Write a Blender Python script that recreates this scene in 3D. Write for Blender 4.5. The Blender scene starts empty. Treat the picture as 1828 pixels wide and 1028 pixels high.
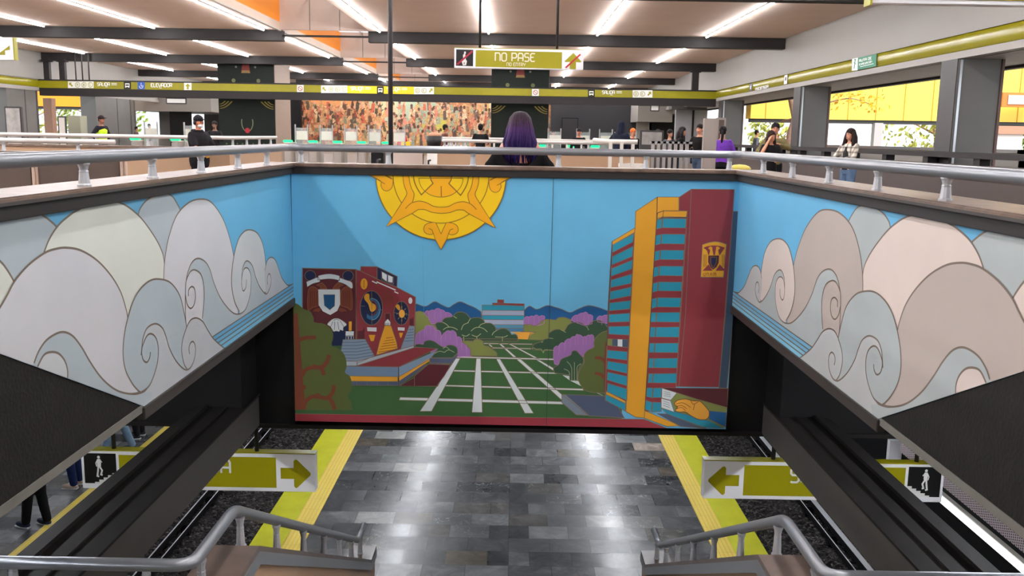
import bpy, bmesh, math, random
from mathutils import Vector, Matrix
from mathutils.geometry import tessellate_polygon
random.seed(7)
SC = bpy.context.scene
COL = SC.collection
# ---------------------------------------------------------------- camera
IW, IH = 1828.0, 1028.0
FPX, YAW, PITCH, ROLL = 1630.97, -0.00112, -0.16414, 0.0166966
CZ = 1.3                                    # eye height above the concourse floor
_cy, _sy = math.cos(YAW), math.sin(YAW)
FW = Vector((_sy*math.cos(PITCH), _cy*math.cos(PITCH), math.sin(PITCH)))
_r = Vector((_cy, -_sy, 0)); _u = _r.cross(FW)
RT = _r*math.cos(ROLL) + _u*math.sin(ROLL)
UP = -_r*math.sin(ROLL) + _u*math.cos(ROLL)
cam = bpy.data.cameras.new('camera'); co = bpy.data.objects.new('camera', cam); COL.objects.link(co)
co.matrix_world = Matrix(((RT.x, UP.x, -FW.x, 0), (RT.y, UP.y, -FW.y, 0), (RT.z, UP.z, -FW.z, CZ), (0, 0, 0, 1)))
cam.sensor_fit = 'HORIZONTAL'; cam.sensor_width = 36; cam.lens = 36*FPX/IW
cam.clip_start = .05; cam.clip_end = 300
SC.camera = co
def ray(x, y): return RT*((x-IW/2)/FPX) + UP*((IH/2-y)/FPX) + FW
def onX(x, y, X): r = ray(x, y); t = X/r.x; return Vector((X, r.y*t, CZ+r.z*t))
def onY(x, y, Y): r = ray(x, y); t = Y/r.y; return Vector((r.x*t, Y, CZ+r.z*t))
def onZ(x, y, Z): r = ray(x, y); t = (Z-CZ)/r.z; return Vector((r.x*t, r.y*t, Z))
# ---------------------------------------------------------------- daylight and exposure
w = bpy.data.worlds.new('world'); SC.world = w; w.use_nodes = True
w.node_tree.nodes['Background'].inputs[0].default_value = (.86, .93, 1, 1)
w.node_tree.nodes['Background'].inputs[1].default_value = 1.1
sl = bpy.data.lights.new('sun', 'SUN'); sl.energy = 2.4; sl.angle = math.radians(25); sl.color = (1, .95, .86)
so = bpy.data.objects.new('sun', sl); COL.objects.link(so); so.rotation_euler = (math.radians(38), math.radians(28), 0)
LED_POWER = 56.0
SC.view_settings.view_transform = 'Standard'; SC.view_settings.look = 'None'
SC.view_settings.gamma = 1; SC.view_settings.use_curve_mapping = False
SC.view_settings.exposure = 1.0
SC.cycles.use_denoising = True
SC.cycles.max_bounces = 8; SC.cycles.diffuse_bounces = 4; SC.cycles.glossy_bounces = 4; SC.cycles.transmission_bounces = 6; SC.cycles.transparent_max_bounces = 8
SC.cycles.sample_clamp_indirect = 6; SC.cycles.caustics_reflective = False; SC.cycles.caustics_refractive = False

# ---------------------------------------------------------------- materials
def lin(c):
    return tuple(((v/255)/12.92 if v/255 <= .04045 else ((v/255+.055)/1.055)**2.4) for v in c)
MATS = {}
def mat(rgb, rough=.6, metal=0., name=None, spec=.5, var=0., scale=6., bump=0., bscale=60.):
    """procedural surface: base colour with a little noise variation and optional fine bump"""
    key = (tuple(rgb), rough, metal, spec, var, scale, bump, bscale)
    if key in MATS: return MATS[key]
    m = bpy.data.materials.new(name or 'surface'); m.use_nodes = True
    nt = m.node_tree; b = nt.nodes['Principled BSDF']; c = lin(rgb)
    b.inputs['Roughness'].default_value = rough; b.inputs['Metallic'].default_value = metal
    b.inputs['Specular IOR Level'].default_value = spec
    tc = nt.nodes.new('ShaderNodeTexCoord')
    if var > 0:
        n = nt.nodes.new('ShaderNodeTexNoise'); n.inputs['Scale'].default_value = scale; n.inputs['Detail'].default_value = 5
        nt.links.new(tc.outputs['Object'], n.inputs['Vector'])
        r = nt.nodes.new('ShaderNodeValToRGB')
        r.color_ramp.elements[0].position = .3; r.color_ramp.elements[1].position = .7
        r.color_ramp.elements[0].color = tuple(v*(1-var) for v in c)+(1,)
        r.color_ramp.elements[1].color = tuple(min(1, v*(1+var)) for v in c)+(1,)
        nt.links.new(n.outputs['Fac'], r.inputs[0]); nt.links.new(r.outputs[0], b.inputs['Base Color'])
    else:
        b.inputs['Base Color'].default_value = c+(1,)
    if bump > 0:
        n2 = nt.nodes.new('ShaderNodeTexNoise'); n2.inputs['Scale'].default_value = bscale; n2.inputs['Detail'].default_value = 4
        nt.links.new(tc.outputs['Object'], n2.inputs['Vector'])
        bp = nt.nodes.new('ShaderNodeBump'); bp.inputs['Strength'].default_value = bump; bp.inputs['Distance'].default_value = .01
        nt.links.new(n2.outputs['Fac'], bp.inputs['Height']); nt.links.new(bp.outputs[0], b.inputs['Normal'])
    MATS[key] = m
    return m
def glow(rgb, s, name='lamp_glow'):
    key = ('glow', tuple(rgb), s)
    if key in MATS: return MATS[key]
    m = bpy.data.materials.new(name); m.use_nodes = True; nt = m.node_tree
    b = nt.nodes['Principled BSDF']; c = lin(rgb)+(1,)
    b.inputs['Base Color'].default_value = c; b.inputs['Emission Color'].default_value = c; b.inputs['Emission Strength'].default_value = s
    MATS[key] = m
    return m
def glass_mat(rgb, rough=.05, alpha=.25):
    key = ('glass', tuple(rgb), alpha)
    if key in MATS: return MATS[key]
    m = bpy.data.materials.new('clear_glass'); m.use_nodes = True; nt = m.node_tree
    b = nt.nodes['Principled BSDF']; b.inputs['Base Color'].default_value = lin(rgb)+(1,)
    b.inputs['Roughness'].default_value = rough; b.inputs['Alpha'].default_value = alpha
    MATS[key] = m
    return m
class NT:
    def __init__(s, name, rough=.5):
        s.m = bpy.data.materials.new(name); s.m.use_nodes = True; s.t = s.m.node_tree; s.b = s.t.nodes['Principled BSDF']
        s.b.inputs['Roughness'].default_value = rough
        s.tc = s.t.nodes.new('ShaderNodeTexCoord'); s.obj = s.tc.outputs['Object']
    def n(s, k, **kw):
        x = s.t.nodes.new(k)
        for a, v in kw.items(): setattr(x, a, v)
        return x
    def L(s, a, b): s.t.links.new(a, b)
    def put(s, sock, v):
        if hasattr(v, 'default_value') or hasattr(v, 'is_output'): s.L(v, sock)
        else: sock.default_value = v
    def math(s, op, a, b=0., c=0.):
        x = s.n('ShaderNodeMath', operation=op); s.put(x.inputs[0], a); s.put(x.inputs[1], b); s.put(x.inputs[2], c); return x.outputs[0]
    def sep(s, v): x = s.n('ShaderNodeSeparateXYZ'); s.L(v, x.inputs[0]); return x.outputs
    def comb(s, a, b, c=0.): x = s.n('ShaderNodeCombineXYZ'); s.put(x.inputs[0], a); s.put(x.inputs[1], b); s.put(x.inputs[2], c); return x.outputs[0]
    def ramp(s, f, stops, const=False):
        x = s.n('ShaderNodeValToRGB'); s.L(f, x.inputs[0]); cr = x.color_ramp
        if const: cr.interpolation = 'CONSTANT'
        while len(cr.elements) < len(stops): cr.elements.new(.5)
        for e, (p, c) in zip(cr.elements, stops): e.position = p; e.color = (lin(c) if len(c) == 3 else c)+(1,) if len(c) == 3 else c
        return x.outputs[0]
    def mix(s, f, a, b, mode='MIX'):
        x = s.n('ShaderNodeMix', data_type='RGBA', blend_type=mode); s.put(x.inputs[0], f); s.put(x.inputs[6], a); s.put(x.inputs[7], b); return x.outputs[2]
def stone_tiles():
    """dark slate platform tiles, staggered, symmetric about a centre seam, veined, some pale or ochre"""
    k = NT('platform_tiles', .34)
    X, Y, Z = k.sep(k.obj)
    v = k.math('DIVIDE', Y, .412); row = k.math('FLOOR', v)
    odd = k.math('MODULO', row, 2.)
    u = k.math('ADD', k.math('DIVIDE', k.math('ABSOLUTE', X), .556), k.math('MULTIPLY', odd, .5))
    cell = k.math('FLOOR', u)
    cid = k.comb(k.math('ADD', k.math('MULTIPLY', cell, k.math('SIGN', X)), .5), k.math('ADD', row, .5), k.math('SIGN', X))
    wn = k.n('ShaderNodeTexWhiteNoise', noise_dimensions='3D'); k.L(cid, wn.inputs['Vector'])
    base = k.ramp(wn.outputs['Value'], [(0, (78, 79, 81)), (.2, (98, 98, 100)), (.38, (116, 116, 117)), (.52, (86, 87, 90)), (.66, (128, 129, 130)), (.78, (108, 105, 102)), (.87, (160, 160, 156)), (.925, (104, 96, 86)), (.95, (186, 170, 158)), (.965, (118, 119, 122))], True)
    off = k.n('ShaderNodeVectorMath', operation='SCALE'); k.L(wn.outputs['Color'], off.inputs[0]); off.inputs[3].default_value = 17.
    ad = k.n('ShaderNodeVectorMath', operation='ADD'); k.L(k.obj, ad.inputs[0]); k.L(off.outputs[0], ad.inputs[1])
    n = k.n('ShaderNodeTexNoise'); n.inputs['Scale'].default_value = 3.2; n.inputs['Detail'].default_value = 8; n.inputs['Roughness'].default_value = .7; n.inputs['Distortion'].default_value = .8; k.L(ad.outputs[0], n.inputs['Vector'])
    cloud = k.mix(.85, base, k.ramp(n.outputs['Fac'], [(.3, (122, 123, 124)), (.5, (174, 174, 174)), (.7, (228, 228, 226))]), 'OVERLAY')
    n2 = k.n('ShaderNodeTexNoise'); n2.inputs['Scale'].default_value = 2.1; n2.inputs['Detail'].default_value = 3; n2.inputs['Distortion'].default_value = 1.6; k.L(ad.outputs[0], n2.inputs['Vector'])
    vein = k.math('COMPARE', n2.outputs['Fac'], .5, .0035)
    pick = k.math('GREATER_THAN', k.sep(wn.outputs['Color'])[1], .8)
    c2 = k.mix(k.math('MULTIPLY', k.math('MULTIPLY', vein, pick), .8), cloud, lin((205, 205, 202))+(1,))
    fu = k.math('FRACT', u); fv = k.math('FRACT', v)
    ju = k.math('MINIMUM', fu, k.math('SUBTRACT', 1., fu)); jv = k.math('MINIMUM', fv, k.math('SUBTRACT', 1., fv))
    j = k.math('MAXIMUM', k.math('LESS_THAN', ju, .012), k.math('MAXIMUM', k.math('LESS_THAN', jv, .013), k.math('LESS_THAN', k.math('ABSOLUTE', X), .004)))
    c3 = k.mix(k.math('MULTIPLY', j, .6), c2, lin((54, 54, 56))+(1,))
    k.L(c3, k.b.inputs['Base Color'])
    k.L(k.math('ADD', .2, k.math('MULTIPLY', k.sep(wn.outputs['Color'])[2], .12)), k.b.inputs['Roughness'])
    return k.m
def tactile():
    k = NT('tactile_strip', .55)
    X, Y, Z = k.sep(k.obj)
    f = k.math('FRACT', k.math('MULTIPLY', X, 18.)); g = k.math('LESS_THAN', f, .18)
    h = k.math('LESS_THAN', k.math('FRACT', k.math('MULTIPLY', Y, 2.5)), .02)
    k.L(k.mix(k.math('MULTIPLY', k.math('MAXIMUM', g, h), .45), lin((243, 214, 96))+(1,), lin((190, 160, 60))+(1,)), k.b.inputs['Base Color'])
    bp = k.n('ShaderNodeBump'); bp.inputs['Distance'].default_value = .01; k.L(k.math('SUBTRACT', 1., g), bp.inputs['Height']); k.L(bp.outputs[0], k.b.inputs['Normal'])
    return k.m
def ballast_mat():
    k = NT('ballast_stone', .8)
    v = k.n('ShaderNodeTexVoronoi'); v.inputs['Scale'].default_value = 24; k.L(k.obj, v.inputs['Vector'])
    k.L(k.ramp(k.sep(v.outputs['Color'])[0], [(0, (22, 20, 20)), (.5, (48, 44, 43)), (.85, (84, 76, 74)), (1, (128, 118, 114))]), k.b.inputs['Base Color'])
    bp = k.n('ShaderNodeBump'); bp.inputs['Strength'].default_value = 1; bp.inputs['Distance'].default_value = .05; bp.invert = True
    k.L(v.outputs['Distance'], bp.inputs['Height']); k.L(bp.outputs[0], k.b.inputs['Normal'])
    return k.m
def mosaic_mat():
    """crowded warm mosaic of ochre, red, cream and sage shapes"""
    k = NT('mosaic_tesserae', .5)
    n = k.n('ShaderNodeTexNoise'); n.inputs['Scale'].default_value = 1.3; n.inputs['Detail'].default_value = 6; n.inputs['Distortion'].default_value = 2.2; k.L(k.obj, n.inputs['Vector'])
    v = k.n('ShaderNodeTexVoronoi'); v.inputs['Scale'].default_value = 3.2; k.L(k.obj, v.inputs['Vector'])
    a = k.ramp(n.outputs['Fac'], [(.25, (70, 60, 48)), (.38, (150, 84, 48)), (.45, (214, 150, 92)), (.5, (236, 196, 140)), (.55, (196, 92, 60)), (.6, (206, 190, 140)), (.68, (120, 130, 96)), (.8, (236, 214, 170))])
    b = k.ramp(k.sep(v.outputs['Color'])[0], [(0, (120, 66, 40)), (.3, (214, 140, 86)), (.55, (232, 190, 130)), (.75, (150, 150, 120)), (1, (226, 120, 88))])
    k.L(k.mix(.42, a, b), k.b.inputs['Base Color'])
    return k.m
def leaf_mat(a, b):
    k = NT('leaves', .6)
    n = k.n('ShaderNodeTexNoise'); n.inputs['Scale'].default_value = 3; k.L(k.obj, n.inputs['Vector'])
    k.L(k.ramp(n.outputs['Fac'], [(.3, a), (.7, b)]), k.b.inputs['Base Color'])
    return k.m

M = dict(
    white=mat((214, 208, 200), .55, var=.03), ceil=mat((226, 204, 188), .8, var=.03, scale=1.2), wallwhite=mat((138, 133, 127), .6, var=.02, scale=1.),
    grey=mat((102, 100, 97), .45, var=.05, scale=2.), greydark=mat((62, 60, 60), .5, var=.06, scale=3.), band=mat((132, 124, 14), .25, var=.04, scale=1.),
    beam=mat((46, 43, 43), .6, spec=.25, var=.05, scale=2.), black=mat((20, 20, 21), .6, spec=.2, var=.15, scale=4.), blackwall=mat((32, 31, 29), .8, spec=.2, var=.12, scale=10, bump=.4, bscale=50),
    blacksatin=mat((30, 28, 27), .6, spec=.15, var=.25, scale=3.), steel=mat((196, 197, 200), .28, .9), rail=mat((140, 143, 148), .3, .5), railcast=mat((186, 188, 192), .42, .35),
    marble=mat((108, 88, 76), .35, var=.35, scale=9.), trim=mat((54, 49, 46), .5), beige=mat((172, 140, 112), .5, var=.03, scale=2.),
    floor=mat((116, 100, 90), .35, var=.25, scale=5.), orange=mat((255, 150, 30), .5), skyl=mat((190, 170, 160), .7, var=.02),
    sign=mat((240, 241, 245), .35), olive=mat((156, 150, 8), .35), yellowgreen=mat((206, 206, 30), .5, var=.06, scale=3.), inkblack=mat((12, 12, 13), .4),
    concrete=mat((106, 104, 97), .7, var=.1, scale=8.), tileart=mat((26, 33, 28), .5, spec=.2, var=.2, scale=14.), brown=mat((84, 70, 62), .4, var=.08),
    brick=mat((150, 112, 92), .6, var=.15, scale=20), extyellow=mat((251, 210, 88), .5), ground=mat((150, 150, 140), .8, var=.1), redink=mat((176, 24, 40), .5), skin=mat((196, 138, 108), .55), blueink=mat((46, 86, 176), .5), greenink=mat((16, 112, 80), .5),
)
# ---------------------------------------------------------------- mesh helpers
class MB:
    """collects shapes, then links them as ONE mesh object"""
    def __init__(s): s.v = []; s.f = []; s.mi = []; s.mats = []; s.sm = []
    def slot(s, m):
        if m not in s.mats: s.mats.append(m)
        return s.mats.index(m)
    def add(s, vs, fs, m=None, smooth=False):
        b = len(s.v); s.v += [tuple(v) for v in vs]
        i = s.slot(m) if m is not None else 0
        for f in fs: s.f.append(tuple(b+q for q in f)); s.mi.append(i); s.sm.append(smooth)
        return s
    def box(s, lo, hi, m=None, bev=0.):
        x0, y0, z0 = lo; x1, y1, z1 = hi
        if x0 > x1: x0, x1 = x1, x0
        if y0 > y1: y0, y1 = y1, y0
        if z0 > z1: z0, z1 = z1, z0
        if bev > 0:
            bm = bmesh.new(); bmesh.ops.create_cube(bm, size=1)
            for v in bm.verts: v.co = Vector(((x0+x1)/2+v.co.x*(x1-x0), (y0+y1)/2+v.co.y*(y1-y0), (z0+z1)/2+v.co.z*(z1-z0)))
            bmesh.ops.bevel(bm, geom=bm.edges[:], offset=min(bev, .45*min(x1-x0, y1-y0, z1-z0)), segments=2, affect='EDGES')
            bm.verts.index_update()
            s.add([v.co[:] for v in bm.verts], [[v.index for v in f.verts] for f in bm.faces], m); bm.free(); return s
        return s.add([(x0,y0,z0),(x1,y0,z0),(x1,y1,z0),(x0,y1,z0),(x0,y0,z1),(x1,y0,z1),(x1,y1,z1),(x0,y1,z1)],
                     [(0,3,2,1),(4,5,6,7),(0,1,5,4),(1,2,6,5),(2,3,7,6),(3,0,4,7)], m)
    def prism(s, pts, vec, m=None):
        n = len(pts); vec = Vector(vec); vs = [Vector(p) for p in pts]+[Vector(p)+vec for p in pts]
        return s.add(vs, [tuple(range(n))[::-1], tuple(range(n, 2*n))]+[(i, (i+1) % n, n+(i+1) % n, n+i) for i in range(n)], m)
    def tube(s, pts, r, m=None, seg=12, cap=True, flat=None):
        pts = [Vector(p) for p in pts]; n = len(pts); rs = r if isinstance(r, (list, tuple)) else [r]*n
        vs = []; prev = None
        for i, p in enumerate(pts):
            t = ((pts[min(i+1, n-1)]-pts[max(i-1, 0)])).normalized()
            if prev is None:
                a = t.cross(Vector((0, 0, 1)));
                if a.length < .01: a = t.cross(Vector((0, 1, 0)))
            else: a = prev - t*prev.dot(t)
            a.normalize(); prev = a.copy(); b = t.cross(a)
            for k in range(seg):
                th = 2*math.pi*k/seg
                vs.append(p + a*math.cos(th)*rs[i] + b*math.sin(th)*rs[i]*(flat or 1))
        fs = [(i*seg+k, i*seg+(k+1) % seg, (i+1)*seg+(k+1) % seg, (i+1)*seg+k) for i in range(n-1) for k in range(seg)]
        if cap: fs += [tuple(range(seg))[::-1], tuple((n-1)*seg+k for k in range(seg))]
        return s.add(vs, fs, m, True)
    def lathe(s, prof, c, m=None, seg=16, smooth=True):
        cx, cy, cz = c; vs = []; n = len(prof)
        for r, z in prof:
            for k in range(seg): th = 2*math.pi*k/seg; vs.append((cx+r*math.cos(th), cy+r*math.sin(th), cz+z))
        fs = [(i*seg+k, i*seg+(k+1) % seg, (i+1)*seg+(k+1) % seg, (i+1)*seg+k) for i in range(n-1) for k in range(seg)]
        fs += [tuple(range(seg))[::-1], tuple((n-1)*seg+k for k in range(seg))]
        return s.add(vs, fs, m, smooth)
    def ball(s, c, r, m=None, seg=12, rings=8, mat3=None):
        rx, ry, rz = r if isinstance(r, (list, tuple)) else (r, r, r); vs = []; c = Vector(c)
        for i in range(rings+1):
            ph = math.pi*i/rings
            for k in range(seg):
                th = 2*math.pi*k/seg; v = Vector((rx*math.sin(ph)*math.cos(th), ry*math.sin(ph)*math.sin(th), rz*math.cos(ph)))
                if mat3 is not None: v = mat3 @ v
                vs.append(c+v)
        fs = [(i*seg+k, (i+1)*seg+k, (i+1)*seg+(k+1) % seg, i*seg+(k+1) % seg) for i in range(rings) for k in range(seg)]
        return s.add(vs, fs, m, True)
    def build(s, name, m=None, parent=None):
        me = bpy.data.meshes.new(name); me.from_pydata(s.v, [], s.f)
        if s.mats:
            for q in s.mats: me.materials.append(q)
            me.polygons.foreach_set('material_index', s.mi)
        elif m is not None: me.materials.append(m)
        me.polygons.foreach_set('use_smooth', s.sm); me.update()
        o = bpy.data.objects.new(name, me); COL.objects.link(o)
        if parent is not None:
            o.parent = parent
            off = ploc(parent)
            if off.length > 0: me.transform(Matrix.Translation(-off))
        return o
def ploc(o):
    v = Vector((0, 0, 0))
    while o is not None: v += Vector(o.location); o = o.parent
    return v
def tag(o, label=None, cat=None, group=None, kind=None):
    if label: o['label'] = label
    if cat: o['category'] = cat
    if group: o['group'] = group
    if kind: o['kind'] = kind
    return o
def empty(name, loc, label, cat, group=None):
    o = bpy.data.objects.new(name, None); COL.objects.link(o); o.location = loc; o.empty_display_size = .1
    return tag(o, label, cat, group)
def struct(name, mb, m=None, label=None, parent=None):
    o = mb.build(name, m, parent)
    if parent is None: o['kind'] = 'structure'
    if label: o['label'] = label
    if parent is None and 'category' not in o: o['category'] = name.split('_')[0]
    return o
def copy_tree(o, parent=None):
    c = o.copy(); COL.objects.link(c); c.parent = parent
    for ch in list(o.children): copy_tree(ch, c)
    return c
ORD = ['first', 'second', 'third', 'fourth', 'fifth', 'sixth', 'seventh', 'eighth', 'ninth', 'tenth', 'eleventh', 'twelfth']
# ---------------------------------------------------------------- flat painting helpers (pictures, signs)
class Paint:
    """flat shapes painted on one plane; to3(x, y) maps drawing units to the plane, n is the outward normal"""
    def __init__(s, to3, n, clip=None, step=.0006):
        s.to3 = to3; s.n = Vector(n); s.mb = MB(); s.clip = clip; s.step = step; s.n_sh = 0
    def _clip(s, poly):
        if s.clip is None: return poly
        cl = s.clip; A = sum(cl[i][0]*cl[(i+1) % len(cl)][1]-cl[(i+1) % len(cl)][0]*cl[i][1] for i in range(len(cl)))
        sg = 1 if A > 0 else -1; out = list(poly)
        for i in range(len(cl)):
            a = cl[i]; b = cl[(i+1) % len(cl)]
            f = lambda p: sg*((b[0]-a[0])*(p[1]-a[1])-(b[1]-a[1])*(p[0]-a[0]))
            inp = out; out = []
            for j in range(len(inp)):
                p = inp[j]; q = inp[(j+1) % len(inp)]; fp, fq = f(p), f(q)
                if fp >= 0: out.append(p)
                if (fp >= 0) != (fq >= 0):
                    t = fp/(fp-fq); out.append((p[0]+(q[0]-p[0])*t, p[1]+(q[1]-p[1])*t))
            if len(out) < 3: return []
        return out
    def fill(s, poly, m, L=1):
        s.n_sh += 1; s._fill(poly, m, L)
    def _fill(s, poly, m, L=1):
        poly = s._clip(poly)
        if len(poly) < 3: return
        pts = [s.to3(*p)+s.n*(L*s.step+s.n_sh*8e-6) for p in poly]
        tris = tessellate_polygon([pts])
        good = []
        for t in tris:
            a, b, c = (pts[i] for i in t); nn = (b-a).cross(c-a)
            if nn.length < 1e-12: continue
            good.append(t if nn.dot(s.n) > 0 else t[::-1])
        s.mb.add(pts, good, m)
    def line(s, pts, w, m, L=2, closed=False):
        """stroke of width w in drawing units"""
        s.n_sh += 1
        P = [Vector((p[0], p[1])) for p in pts]
        if closed: P.append(P[0])
        P = [p for i, p in enumerate(P) if i == 0 or (p-P[i-1]).length > 1e-6]
        n = len(P)
        if n < 2: return
        Lf = []; Rt = []
        for i in range(n):
            a = P[i]-P[i-1] if i > 0 else (P[-1]-P[-2] if closed else P[1]-P[0])
            b = P[i+1]-P[i] if i < n-1 else (P[1]-P[0] if closed else P[-1]-P[-2])
            na = Vector((-a.y, a.x)).normalized(); nb = Vector((-b.y, b.x)).normalized()
            q = na+nb
            if q.length < .3: q = nb
            q.normalize(); k = min(2., 1/max(.35, q.dot(nb)))
            Lf.append(P[i]+q*(w/2*k)); Rt.append(P[i]-q*(w/2*k))
        for i in range(n-1):
            s._fill([tuple(Lf[i]), tuple(Lf[i+1]), tuple(Rt[i+1]), tuple(Rt[i])], m, L)
    def shape(s, pts, m, lm=None, w=1., L=1, closed=True, lL=None):
        s.fill(pts, m, L)
        if lm is not None: s.line(pts, w, lm, lL if lL is not None else L+.5, closed)
    def rect(s, x0, y0, x1, y1, m, L=1, lm=None, w=1.): s.shape([(x0, y0), (x1, y0), (x1, y1), (x0, y1)], m, lm, w, L)
def cr(pts, closed=False, k=6):
    """Catmull-Rom curve through points"""
    n = len(pts); out = []
    g = (lambda i: pts[i % n]) if closed else (lambda i: pts[max(0, min(n-1, i))])
    for i in range(n if closed else n-1):
        p0, p1, p2, p3 = g(i-1), g(i), g(i+1), g(i+2)
        for j in range(k):
            t = j/k; t2 = t*t; t3 = t2*t
            out.append(tuple(.5*(2*p1[a]+(p2[a]-p0[a])*t+(2*p0[a]-5*p1[a]+4*p2[a]-p3[a])*t2+(3*p1[a]-p0[a]-3*p2[a]+p3[a])*t3) for a in (0, 1)))
    if not closed: out.append(tuple(pts[-1]))
    return out
def zt(ox, oy, sc):
    return lambda pts: [(ox+x*sc, oy+y*sc) for x, y in pts]
def ell(cx, cy, rx, ry, n=28, a0=0, a1=360, rot=0):
    cr_, sr_ = math.cos(math.radians(rot)), math.sin(math.radians(rot)); out = []
    full = abs(a1-a0) >= 360; N = n if full else n+1
    for i in range(N):
        a = math.radians(a0+(a1-a0)*i/n); x, y = rx*math.cos(a), ry*math.sin(a)
        out.append((cx+x*cr_-y*sr_, cy+x*sr_+y*cr_))
    return out
# stroke lettering, x right, y down, cap height 1
G = {
 'A': (.62, [[(0,1),(0,.22),(.12,0),(.5,0),(.62,.22),(.62,1)], [(0,.6),(.62,.6)]]),
 'N': (.62, [[(0,1),(0,0),(.48,0),(.62,.2),(.62,1)]]),
 'M': (.8, [[(0,1),(0,0),(.66,0),(.8,.2),(.8,1)], [(.4,0),(.4,1)]]),
 'O': (.62, [[(.14,0),(.48,0),(.62,.16),(.62,.84),(.48,1),(.14,1),(0,.84),(0,.16),(.14,0)]]),
 'P': (.6, [[(0,1),(0,0),(.46,0),(.6,.14),(.6,.46),(.46,.6),(0,.6)]]),
 'S': (.56, [[(.56,.06),(.46,0),(.12,0),(0,.12),(0,.36),(.12,.48),(.44,.48),(.56,.6),(.56,.88),(.44,1),(.1,1),(0,.94)]]),
 'E': (.56, [[(.56,.04),(.46,0),(.14,0),(0,.14),(0,.86),(.14,1),(.46,1),(.56,.96)], [(0,.48),(.4,.48)]]),
 'T': (.56, [[(0,0),(.56,0)], [(.28,0),(.28,1)]]),
 'R': (.6, [[(0,1),(0,0),(.46,0),(.6,.14),(.6,.44),(.46,.56),(0,.56)], [(.3,.56),(.6,1)]]),
 'Y': (.6, [[(0,0),(0,.3),(.3,.58),(.6,.3),(.6,0)], [(.3,.58),(.3,1)]]),
 'L': (.5, [[(0,0),(0,1),(.5,1)]]), 'I': (.1, [[(.05,0),(.05,1)]]),
 'D': (.62, [[(0,0),(.44,0),(.62,.2),(.62,.8),(.44,1),(0,1),(0,0)]]),
 'V': (.62, [[(0,0),(0,.5),(.31,1),(.62,.5),(.62,0)]]), 'U': (.62, [[(0,0),(0,.84),(.14,1),(.48,1),(.62,.84),(.62,0)]]),
 'B': (.6, [[(0,0),(.44,0),(.56,.12),(.56,.38),(.44,.48),(0,.48),(0,0)], [(.44,.48),(.6,.62),(.6,.86),(.46,1),(0,1),(0,.48)]]),
 'C': (.56, [[(.56,.06),(.46,0),(.14,0),(0,.14),(0,.86),(.14,1),(.46,1),(.56,.94)]]),
 'K': (.58, [[(0,0),(0,1)], [(.58,0),(0,.55)], [(.2,.4),(.58,1)]]),
 'G': (.6, [[(.56,.06),(.46,0),(.14,0),(0,.14),(0,.86),(.14,1),(.46,1),(.6,.9),(.6,.55),(.34,.55)]]),
 'Ó': (.62, [[(.14,0),(.48,0),(.62,.16),(.62,.84),(.48,1),(.14,1),(0,.84),(0,.16),(.14,0)], [(.28,-.12),(.42,-.28)]]),
 '1': (.2, [[(0,.2),(.16,0),(.16,1)]]), '2': (.56, [[(0,.1),(.12,0),(.44,0),(.56,.14),(.56,.38),(0,.86),(0,1),(.56,1)]]),
}
def text(p, s, x, y, h, m, w=.12, L=2, gap=.24, fn=None):
    """write s with cap height h from (x, y) top left; returns the end x"""
    for c in s:
        if c == ' ': x += .5*h; continue
        wd, pl = G[c]
        for q in pl:
            pts = [(x+a*h, y+b*h) for a, b in q]
            p.line(fn(pts) if fn else pts, w*h, m, L)
        x += (wd+gap)*h
    return x
def twidth(s, h, gap=.24): return sum((.5*h if c == ' ' else (G[c][0]+gap)*h) for c in s)-gap*h
# ================================================================ SETTING
WX, FY = 2.125, 8.7            # stairwell half width, distance of its far wall
PZ = -4.2                      # platform level
XR_, XL_ = 9.0, -21.5          # side walls of the hall
YB, YE = -14.0, 64.0
BEAMY = [-11.4, -.65, 10.1, 20.85, 31.6, 42.35, 53.1, 63.85]
BT = .4
# floor of the hall around the well (top z=0)
fl = MB()
for a, b in (((XL_-1, YB, -.28), (-WX-.25, YE, 0)), ((WX+.25, YB, -.28), (12.2, YE, 0)), ((-WX-.25, FY+.25, -.28), (WX+.25, YE, 0)), ((-WX-.25, YB, -.28), (WX+.25, -2.2, 0))):
    fl.box(a, b, M['floor'])
struct('floor', fl, label='brown stone floor of the upper station hall')
# ceiling slabs with the skylight slot between them
for i in range(len(BEAMY)-1):
    y0, y1 = BEAMY[i], BEAMY[i+1]
    c = MB(); c.box((XL_, y0, 4.7), (-7.95, y1, 4.95), M['ceil']); c.box((-4.95, y0, 4.7), (XR_+2.5, y1, 4.95), M['ceil'])
    struct('ceiling', c, label='plain pinkish white ceiling panel of one bay')
    k = MB(); k.box((-8.05, y0+BT, 4.95), (-7.95, y1, 5.8), M['orange'])
    q = MB(); q.box((-7.95, y1-.05, 4.7), (-4.95, y1+.02, 5.8), M['skyl'])
    for xx in (-6.95, -5.95): q.box((xx, y1-.06, 4.7), (xx+.02, y1-.05, 5.8), M['grey'])
    q.box((-4.95, y0+BT, 4.95), (-4.85, y1, 5.8), M['skyl'])
    struct('ceiling_skylight_side', k, label='orange side of the skylight slot')
    struct('ceiling_skylight_wall', q, label='grey panelled end of the skylight slot')
    g = MB(); g.box((-8.0, y0, 5.8), (-4.9, y1, 5.82), glass_mat((235, 240, 245), .3, .35))
    for xx in (-7., -5.95): g.box((xx, y0, 5.76), (xx+.05, y1, 5.8), M['white'])
    struct('ceiling_skylight_glass', g, label='frosted glass over the skylight slot')
    t = MB(); t.box((-7.99, y0+BT, 4.66), (-7.91, y1, 4.7), M['white']); struct('trim_1', t)
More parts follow.
